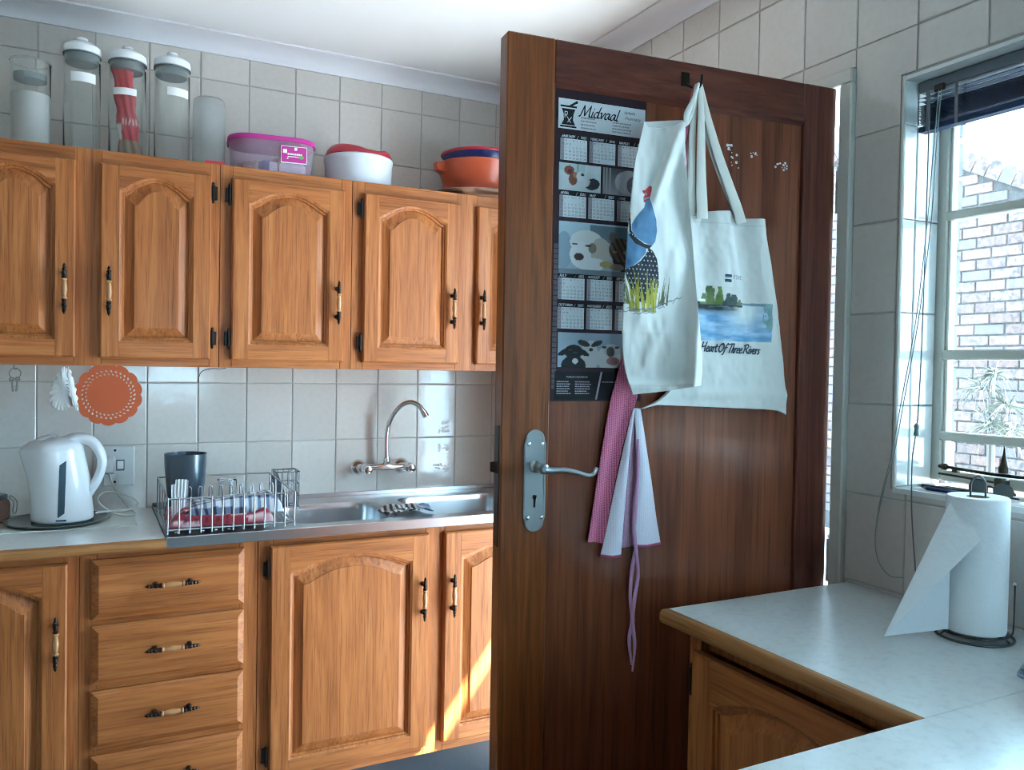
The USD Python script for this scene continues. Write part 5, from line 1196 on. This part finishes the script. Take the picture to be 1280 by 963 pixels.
def apron_col(s, z, u, v):
    c = np.tile(COTTON*1.01, s.shape+(1,)).astype(float)
    B1 = np.array((.085, .20, .34)); f = meshkit.fbm(np.stack([s*60, z*60, s*0], -1), 3, 3)[..., None]
    for pts, col in ((tail, (.012, .016, .024)), (blue2, None), (body, None), (band, (.010, .014, .022)), (head, (.52, .045, .05)), (bill, (.40, .10, .07))):
        q = in_poly(s, z, pts); c[q] = (B1*(.78+.5*f))[q] if col is None else np.array(col)
    q = in_poly(s, z, head) & (((s-.5205)**2+(z-1.7395)**2 < .0028**2) | (np.abs(z-1.731-.3*(.517-s)) < .0016)); c[q] = (.25, .32, .42)
    gx, gz = np.round((s-.5)/.0085-.5*(np.round(z/.0095) % 2))+.5*(np.round(z/.0095) % 2), np.round(z/.0095)
    dot = ((s-.5-gx*.0085)**2+(z-gz*.0095)**2) < .0014**2
    c[dot & in_poly(s, z, tail)] = (.55, .60, .62)
    dot2 = ((s-.5-np.round((s-.5)/.0055)*.0055)**2+(z-1.6445-.55*np.maximum(0, s-.53)+0*z)**2) < .0011**2; c[dot2 & in_poly(s, z, band)] = (.6, .65, .66)
    r = np.random.default_rng(11)
    for k in range(46):
        b = r.uniform(.492, .552); tip = b+r.normal(0, .010)+(b-.52)*.3; h = r.uniform(.03, .075)*(1.25 if k % 9 == 0 else 1)
        t = (z-1.500)/h; cx = b+(tip-b)*np.clip(t, 0, 1)**1.6; q = (t > 0) & (t < 1) & (np.abs(s-cx) < .0022*(1-t)+.0004); c[q] = np.array((.34, .31, .035))*r.uniform(.65, 1.5)
    for k in range(22):
        b = r.uniform(.463, .486) if k < 14 else r.uniform(.552, .568); h = r.uniform(.025, .065); tip = b-r.uniform(.0, .016)*(1 if k < 14 else -1)*.8
        t = (z-1.515+.0*s)/h; cx = b+(tip-b)*np.clip(t, 0, 1); q = (t > 0) & (t < 1) & (np.abs(s-cx) < .0013*(1-t)+.0003); c[q] = np.array((.14, .15, .06))*r.uniform(.5, 1.3)
    for a, b_, (p0, z0_), (p1, z1_) in ((0, 0, (.568, 1.500), (.470, 1.512)), (0, 0, (.560, 1.507), (.500, 1.503)), (0, 0, (.520, 1.500), (.440, 1.531)), (0, 0, (.490, 1.514), (.430, 1.534)), (0, 0, (.545, 1.496), (.49, 1.500)), (0, 0, (.452, 1.520), (.441, 1.533))):
        t = np.clip((p0-s)/(p0-p1), 0, 1); zz_ = z0_+(z1_-z0_)*t; q = (s < p0) & (s > p1) & (np.abs(z-zz_-.0012*np.sin(s*400)) < .0008); c[q] = (.12, .17, .25)
    hem = (np.abs(z-(1.352+.09*np.maximum(0, .45-s))) < .0009); c[hem] *= .85
    return c
APL = [(.528, 1.884), (.540, 1.83), (.547, 1.80), (.554, 1.727), (.561, 1.646), (.566, 1.533), (.568, 1.452), (.561, 1.388), (.5415, 1.333)]
APR = [(.430, 1.900), (.430, 1.854), (.420, 1.756), (.407, 1.657), (.393, 1.541), (.380, 1.441), (.3755, 1.391), (.378, 1.354)]
cloth('apron_cloth', APL, APR, [(0, 0), (.10, -.010), (.40, -.013), (.75, -.010), (1, 0)], [(0, 0), (.1, -.0), (.5, -.002), (1, 0)], apron_front, .003, apron_col, ap, 170, 450, aa=True, ref=.035,
      back=lambda s, z, u, v: apron_front(s, z)-.0022)
cloth('apron_back', [(.5285, 1.887), (.530, 1.86), (.534, 1.82)], [(.4295, 1.903), (.429, 1.87), (.431, 1.83)], [(0, 0), (.2, .001), (.6, .002), (1, 0)], None, lambda s, z, u, v: .0345-.006*np.sin(u*np.pi)*(1-v), .0012, lambda s, z, u, v: np.tile(COTTON*.9, s.shape+(1,)), ap, 24, 12)
ribbon('neck_loop', [(.414, .058, 1.974), (.424, .054, 1.94), (.434, .047, 1.912), (.4315, .042, 1.892)], (.006, .010, .014, .012), ap, 'printed_cloth', COTTON)
ribbon('neck_loop', [(.417, .056, 1.973), (.420, .05, 1.93), (.428, .043, 1.90), (.441, .040, 1.887)], (.006, .007, .010, .010), ap, 'printed_cloth', COTTON*.97)
# ---------------------------------------------------------------- pink gingham apron behind them
pg = thing('gingham_apron', 'pink and white gingham apron bunched behind the bag, its tie dangling', 'apron')
def ging(a, b, per=.0052, hem=None):
    a, b = np.array(a), np.array(b)
    def f(s, z, u, v):
        k1 = (np.sin(s*2*np.pi/per) > 0).astype(float); k2 = (np.sin((z+s*.15)*2*np.pi/per) > 0).astype(float); t = ((k1+k2)/2)[..., None]
        c = a*(1-t)+b*t
        if hem is not None: c = np.where((v > hem)[..., None], np.array((.42, .05, .15)), c)
        return c
    return f
P1, P2 = (.40, .022, .095), (.66, .23, .34); Q1, Q2 = (.68, .62, .70), (.78, .75, .82)
cloth('fold', [(.548, 1.408), (.562, 1.36), (.573, 1.323), (.591, 1.225), (.604, 1.145), (.614, 1.08), (.622, 1.030)], [(.515, 1.40), (.505, 1.36), (.512, 1.318), (.536, 1.25), (.555, 1.17), (.572, 1.09), (.583, 1.024)], None, None,
      lambda s, z, u, v: -.001+.005*np.sin(u*5.2+.6+v)*(.4+.6*v), .002, ging(P1, P2), pg, 60, 150, label='deep pink fold of the gingham apron')
cloth('fold', [(.530, 1.30), (.522, 1.25), (.531, 1.17), (.538, 1.09), (.545, 1.012)], [(.508, 1.302), (.506, 1.2), (.508, 1.09), (.511, 1.0115)], None, None,
      lambda s, z, u, v: -.005+.002*np.sin(u*6), .0018, ging((.50, .20, .34), (.66, .45, .56)), pg, 30, 130)
cloth('fold', [(.521, 1.303), (.541, 1.224), (.563, 1.127), (.580, 1.046), (.592, .998)], [(.5175, 1.304), (.528, 1.208), (.536, 1.109), (.541, 1.044), (.544, .995)], None, [(0, 0), (.5, -.002), (1, 0)],
      lambda s, z, u, v: .0025+.0065*np.sin(u*np.pi*.95)*np.clip(v*3, .1, 1), .0016, ging(Q1, Q2, hem=.985), pg, 40, 150, label='pale reverse side of the gingham apron')
cloth('fold', [(.517, 1.304), (.5105, 1.191), (.510, 1.091), (.5165, 1.014)], [(.5025, 1.303), (.485, 1.223), (.468, 1.140), (.456, 1.072), (.443, 1.012)], None, [(0, 0), (.5, -.003), (1, 0)],
      lambda s, z, u, v: .0005+.0055*np.sin(u*3.4+v*1.2)*np.clip(v*3, .2, 1), .0016, ging(Q1, Q2, hem=.985), pg, 50, 140, label='pale reverse side of the gingham apron')
for pts in ([(.516, .009, 1.12), (.518, .0105, 1.06), (.512, .011, 1.005), (.505, .009, .957), (.512, .008, .905), (.516, .008, .86), (.509, .008, .808), (.513, .007, .752)], [(.510, .0075, 1.02), (.518, .007, .97), (.521, .006, .91), (.514, .005, .86), (.521, .005, .82), (.514, .0045, .765)], [(.513, .011, 1.24), (.511, .0105, 1.17), (.515, .0105, 1.10), (.517, .009, 1.03)]):
    ribbon('tie', pts, (.006, .009, .007, .010, .008, .004), pg, 'printed_cloth', (.52, .26, .42))
ribbon('neck_strap', [(.4155, .0445, 1.972), (.417, .038, 1.94), (.420, .031, 1.90), (.428, .026, 1.865), (.440, .022, 1.81)], (.007, .012, .012, .010), pg, 'printed_cloth', (.50, .12, .20))
ribbon('neck_strap', [(.411, .043, 1.971), (.411, .034, 1.93), (.413, .027, 1.88), (.420, .0235, 1.82), (.430, .021, 1.76)], (.006, .009, .009, .008), pg, 'printed_cloth', (.55, .20, .26))
# ================================================================== blind, cords and the window sill
plain('blind_navy', (.012, .033, .085), .5, specular_ior_level=.25); plain('rail_grey', (.13, .155, .18), .4); plain('cord_pale', (.24, .29, .27), .6); plain('cord_dark', (.16, .18, .18), .6)
bl = thing('venetian_blind', 'dark navy venetian blind drawn up under the top of the window', 'blind')
BY0, BY1 = -2.94, -1.712
obj('head_rail', box(.033, .058, BY0, BY1, 1.982, 2.006, .002), 'rail_grey', bl)
def slat(z, tilt=0., y1=BY1, name='slat'):
    c, s = math.cos(tilt), math.sin(tilt); pts = []
    for (x, h) in ((-.0125, 0), (-.006, .0012), (0, .0017), (.006, .0012), (.0125, 0)): pts.append((.0455+x*c-h*s, z+x*s+h*c))
    V = [(x, y, q+d) for y in (BY0, y1) for d in (0, -.0006) for (x, q) in pts]; F = []
    for a in range(4):
        F += [(a, a+1, a+11), (a, a+11, a+10), (5+a, 15+a, 16+a), (5+a, 16+a, 6+a)]
    F += [(0, 10, 15), (0, 15, 5), (4, 9, 19), (4, 19, 14)]+[(a, 5+a, 6+a) for a in range(4)]+[(a, 6+a, a+1) for a in range(4)]+[(10+a, 16+a, 15+a) for a in range(4)]+[(10+a, 11+a, 16+a) for a in range(4)]
    obj(name, trimesh.Trimesh(V, F, process=False), 'blind_navy', bl, smooth=False)
slat(1.9735, .15); slat(1.9645, .05)
for k in range(17): slat(1.9545-.0024*k, .02*((k*7) % 3-1), BY1-.0008*((k*5) % 4))
obj('bottom_rail', box(.032, .059, BY0, BY1, 1.899, 1.911, .003), 'blind_navy', bl)
for y in (-1.735, -1.80, -2.3, -2.8):
    obj('ladder_tape', box(.0318, .0326, y-.0035, y+.0035, 1.898, 1.983), 'rail_grey', bl); obj('ladder_tape', box(.0590, .0596, y-.0035, y+.0035, 1.898, 1.983), 'rail_grey', bl)
obj('cord_lock', box(.026, .034, -1.775, -1.752, 1.974, 1.988, .002), 'black_metal', bl)
for dxx, dyy in ((0, 0), (.0, -.006)):
    obj('lift_cord', tube(spline([(.028, -1.763+dyy, 1.976), (.024, -1.758+dyy, 1.86), (.018, -1.752+dyy*1.5, 1.70), (.010, -1.738+dyy, 1.50), (-.002, -1.718+dyy, 1.33), (-.009, -1.704+dyy, 1.22), (-.0105, -1.690+dyy*.6, 1.16), (-.010, -1.674+dyy*.4, 1.09), (-.009, -1.667, 1.02), (-.009, -1.678, .975), (-.009, -1.705, .952), (-.009, -1.738, .955)], 80), .0011, 6), 'cord_pale', bl, smooth=60)
obj('tilt_cord', tube(spline([(.029, -1.742, 1.980), (.029, -1.7415, 1.70), (.025, -1.742, 1.45), (.018, -1.743, 1.30), (.006, -1.746, 1.245), (-.006, -1.750, 1.20), (-.009, -1.754, 1.10), (-.009, -1.765, .99), (-.009, -1.772, .94)], 60), .0014, 6), 'cord_dark', bl, smooth=60)
obj('cord_tassel', lathe([(.002, -.014), (.006, -.012), (.0045, 0), (.006, .008), (.002, .014)], 12, 'z', (.012, -1.745, 1.268)), 'cord_pale', bl)
# casement stays on the bottom bar and clutter on the sill
plain('brass_dark', (.06, .05, .035), .35, .8)
ws = thing('casement_stay', 'dark metal casement stay bar lying along the bottom of the window', 'window stay')
obj('stay_bar', tube(spline([(.108, -1.748, 1.186), (.106, -1.80, 1.184), (.104, -1.87, 1.183), (.104, -1.935, 1.184)], 20), .0036, 8), 'brass_dark', ws, smooth=60)
obj('stay_knob', lathe([(.0055, -.010), (.0075, -.004), (.0055, .004), (.003, .012)], 12, 'y', (.108, -1.742, 1.186)), 'brass_dark', ws)
obj('stay_bracket', box(.104, .117, -1.775, -1.762, 1.1765, 1.182, .001), 'brass_dark', ws)
obj('stay_peg', lathe([(.010, .0), (.010, .012), (.0075, .016), (.006, .024), (.0025, .040), (.0012, .052)], 14, 'z', (.103, -1.876, 1.188)), 'brass_dark', ws)
obj('stay_rod', tube([(.092, -1.742, 1.172), (.090, -1.88, 1.168)], .0024, 8), 'brass_dark', ws)
obj('stay_foot', box(.084, .110, -1.886, -1.866, 1.1425, 1.178, .003), 'brass_dark', ws)
def pen(label, p0, p1, m1, r=.004):
    p0, p1 = np.array(p0), np.array(p1); t = (p1-p0)/np.linalg.norm(p1-p0)
    P = thing('pen', label, 'pen')
    obj('barrel', tube([p0, p0+t*.02, p1-t*.012], [r*.8, r, r], 10), m1, P, smooth=50); obj('tip', tube([p1-t*.012, p1], [r*.9, .0008], 10), 'key_metal', P, smooth=50)
plain('pen_blue', (.01, .03, .12), .3); plain('pen_black', (.015, .02, .025), .3)
pen('black pen lying on the window sill, nearest the reveal', (.052, -1.855, 1.1466), (.050, -1.722, 1.1466), 'pen_black')
pen('dark blue pen on the window sill, near the front edge', (.020, -1.872, 1.1466), (.024, -1.752, 1.1466), 'pen_blue')
pen('dark teal pen on the window sill behind the other two pens', (.066, -1.90, 1.1466), (.068, -1.765, 1.1466), 'smoke_glass')
obj('paper_slip', box(.030, .060, -1.83, -1.728, 1.1423, 1.1426), 'white_matt', label='white slip of paper under the pens on the window sill', cat='paper')
sg = thing('sunglasses', 'dark sunglasses folded on the window sill behind the paper towel', 'sunglasses')
for y in (-1.865, -1.915):
    q = lathe([(.0005, -.001), (.019, -.0008), (.021, 0), (.019, .0012), (.0005, .0018)], 20, 'x'); q.vertices *= [1, 1, .8]; q.vertices += [.040, y, 1.1595]; obj('lens', q, 'smoke_glass', sg, smooth=50)
obj('bridge', tube(spline([(.040, -1.883, 1.164), (.036, -1.890, 1.167), (.040, -1.897, 1.164)], 8), .0018, 6), 'pen_black', sg)
obj('temple', tube(spline([(.040, -1.846, 1.162), (.062, -1.852, 1.152), (.070, -1.90, 1.146), (.066, -1.93, 1.1455)], 16), .002, 6), 'pen_black', sg)
obj('temple', tube(spline([(.040, -1.934, 1.162), (.060, -1.925, 1.153), (.074, -1.88, 1.147), (.074, -1.858, 1.1455)], 16), .002, 6), 'pen_black', sg)

# ---------------------------------------------------------------- paper towel roll on its wire holder
plain('paper_towel', (.80, .82, .83), .85, bump=(85, .5, .0022)); plain('wire_dark', (.10, .11, .11), .3, .9)
PC = np.array([-.104, -1.958]); PR, PZ0, PZ1 = .0515, .924, 1.166
hd = thing('towel_holder', 'dark wire holder carrying the paper towel roll', 'holder')
a_ = np.linspace(0, 2*np.pi, 40, endpoint=False)
obj('base_ring', tube(np.c_[PC[0]+.0635*np.cos(a_), PC[1]+.0635*np.sin(a_), np.full(40, .9125)], .0024, 8, True), 'wire_dark', hd, smooth=60)
obj('seat_ring', tube(np.c_[PC[0]+.0545*np.cos(a_), PC[1]+.0545*np.sin(a_), np.full(40, .9212)], .0022, 8, True), 'wire_dark', hd, smooth=60)
for t in (.6, 2.7, 4.8): obj('spoke', tube([(PC[0]+.0635*math.cos(t), PC[1]+.0635*math.sin(t), .9135), (PC[0]+.0545*math.cos(t), PC[1]+.0545*math.sin(t), .9205), (PC[0]+.010*math.cos(t), PC[1]+.010*math.sin(t), .9195)], .0018, 6), 'wire_dark', hd)
ld_ = np.array([RT[0], RT[1], 0])/np.hypot(RT[0], RT[1]); c3 = np.array([*PC, 0])
lp = [c3-ld_*.0135+[0, 0, .92], c3-ld_*.0135+[0, 0, 1.10], c3-ld_*.0135+[0, 0, 1.178], c3-ld_*.011+[0, 0, 1.194], c3+[0, 0, 1.202], c3+ld_*.011+[0, 0, 1.194], c3+ld_*.0135+[0, 0, 1.178], c3+ld_*.0135+[0, 0, 1.10], c3+ld_*.0135+[0, 0, .92]]
obj('loop', tube(spline(lp, 60), .0018, 8), 'wire_dark', hd, smooth=60)
obj('side_arm', tube(spline([c3+ld_*.0635+[0, 0, .9125], c3+ld_*.071+[0, 0, .918], c3+ld_*.072+[0, 0, .96], c3+ld_*.072+[0, 0, 1.005]], 20), .0015, 8), 'wire_dark', hd, smooth=60)
bl_ = trimesh.creation.icosphere(2, .0042); bl_.apply_translation(c3+ld_*.072+[0, 0, 1.007]); obj('arm_knob', bl_, 'chrome', hd, smooth=60)
pr = thing('paper_towel_roll', 'white paper towel roll with a loose folded sheet, standing beside the window', 'paper towel')
rl = lathe([(.019, PZ0), (PR-.001, PZ0), (PR, PZ0+.002), (PR+.0006, (PZ0+PZ1)/2), (PR, PZ1-.003), (PR-.002, PZ1), (.019, PZ1-.0015), (.019, PZ1-.02), (.019, PZ0+.001)][::1], 64, 'z', (*PC, 0))
# the open bore: lathe caps are removed
rl.update_faces(np.arange(len(rl.faces)) < len(rl.faces)-128)
obj('roll', rl, 'paper_towel', pr, smooth=40)
obj('core', lathe([(.0185, PZ0+.001), (.0185, PZ1-.001), (.0172, PZ1-.001), (.0172, PZ0+.001)], 32, 'z', (*PC, 0)), 'kraft', pr, smooth=40)
ld2 = -ld_; vd = np.array([-FW[0], -FW[1], 0]); vd /= np.linalg.norm(vd)
p_top = c3+ld2*PR*.98+vd*PR*.2; 
A = p_top+np.array([0, 0, PZ1+.001]); Rb = p_top+np.array([0, 0, PZ0+.002]); Bp = np.array([-.262, -1.893, .9115])
def tri_sheet(name, P, Q, S, bow, n=26, label=None, push=.0022):
    """curved triangular sheet P-Q-S"""
    rows = []
    for t in np.linspace(0, 1, n):
        a, b = P+(Q-P)*t, P+(S-P)*t
        rows.append([a+(b-a)*s+vd*bow*math.sin(math.pi*s)*math.sin(math.pi*min(t, 1))*1.0 for s in np.linspace(0, 1, n)])
    g = np.array(rows); rv = g[..., :2]-PC; rn = np.linalg.norm(rv, axis=-1, keepdims=True); g[..., :2] = PC+rv*np.maximum(1, (PR+push)/rn); m_ = sheet(g, g-vd*.0009)
    if (m_.face_normals[:n*n].mean(0)@vd) < 0: m_.invert()
    obj(name, m_, 'paper_towel', pr, smooth=60, label=label)
tri_sheet('hanging_sheet', Bp, A, Rb, -.004)
Cc = c3+vd*(PR+.008)+ld_*(-.026)+np.array([0, 0, 1.098])
tri_sheet('folded_corner', A, Bp+vd*.001+np.array([0, 0, .001]), Cc, .003, push=.0048, label='corner of the loose sheet folded forward')
# coil of blue flex cut off by the right edge
plain('flex_blue', (.30, .48, .58), .35)
ck = []
for k in range(4):
    t = np.linspace(0, 2*np.pi, 40, endpoint=False); ck.append(tube(np.c_[-.205+(.030-.003*k)*np.cos(t), -2.128+(.022-.002*k)*np.sin(t), np.full(40, .9135+.0045*k)+.001*np.sin(t*2+k)], .0026, 6, True))
obj('flex_coil', ck, 'flex_blue', label='small coil of pale blue flex on the worktop at the right edge', cat='flex', smooth=60)

# ================================================================== the plant outside
plain('pot_clay', (.30, .13, .08), .8, bump=(60, .3, .003)); plain('stand_iron', (.06, .06, .06), .5)
mat('air_leaf', {'o': ('object_info', {}), 'r': ('rgb_ramp', {'ramp': [(0, (.05, .07, .068)), (1, (.24, .27, .25))]}), 'p': ('principled_bsdf', {'roughness': .8}), 't': ('translucent_bsdf', {'color': (.16, .2, .17)}), 'm': ('mix_closure', {'fac': .25})},
    [('o.random', 'r.fac'), ('r.color', 'p.base_color'), ('p.BSDF', 'm.closure1'), ('t.BSDF', 'm.closure2')], surface='m.closure')
pt = thing('air_plant', 'bushy grey-green spiky plant growing on a thin post outside the window', 'plant')
PX, PY = 1.22, -1.14
obj('post', [tube([(PX+.02, PY+.02, -.04), (PX+.01, PY, .6), (PX, PY, 1.19)], [.016, .015, .013], 10), lathe([(.12, -.04), (.12, -.01), (.02, .01)], 20, 'z', (PX+.02, PY+.02, 0))], 'stand_iron', pt)
def blade(base, d, L_, w, curl, seed):
    t = np.linspace(0, 1, 9); p = base+np.outer(t*L_, d); p[:, 2] -= curl*L_*t**2
    r_ = np.random.default_rng(seed); p += np.outer(t**2, r_.normal(0, .012, 3))
    return tube(p, np.maximum(w*(1-t)**.8, .0005), 4, ell=(1, .45))
k = 0
for (cx, cy, cz, n, L0) in ((0, 0, 1.21, 66, .085), (.0, -.055, 1.28, 66, .08), (.01, .045, 1.34, 56, .08), (-.02, -.02, 1.385, 44, .07), (.0, -.075, 1.20, 44, .07), (0, .03, 1.25, 20, .06)):
    b = np.array([PX+cx, PY+cy, cz])
    for q in range(n):
        dvec = rng.normal(0, 1, 3); dvec[2] = abs(dvec[2])*.8-.25; dvec /= np.linalg.norm(dvec)
        obj('leaf', blade(b+dvec*.012, dvec, L0*rng.uniform(.6, 1.15), rng.uniform(.0022, .0042), rng.uniform(.2, 1.3), 100+k), 'air_leaf', pt, smooth=60); k += 1
obj('stem', tube(spline([(PX, PY, 1.17), (PX+.01, PY+.01, 1.25), (PX-.01, PY, 1.34), (PX, PY, 1.40)], 12), .012, 8), 'stand_iron', pt)
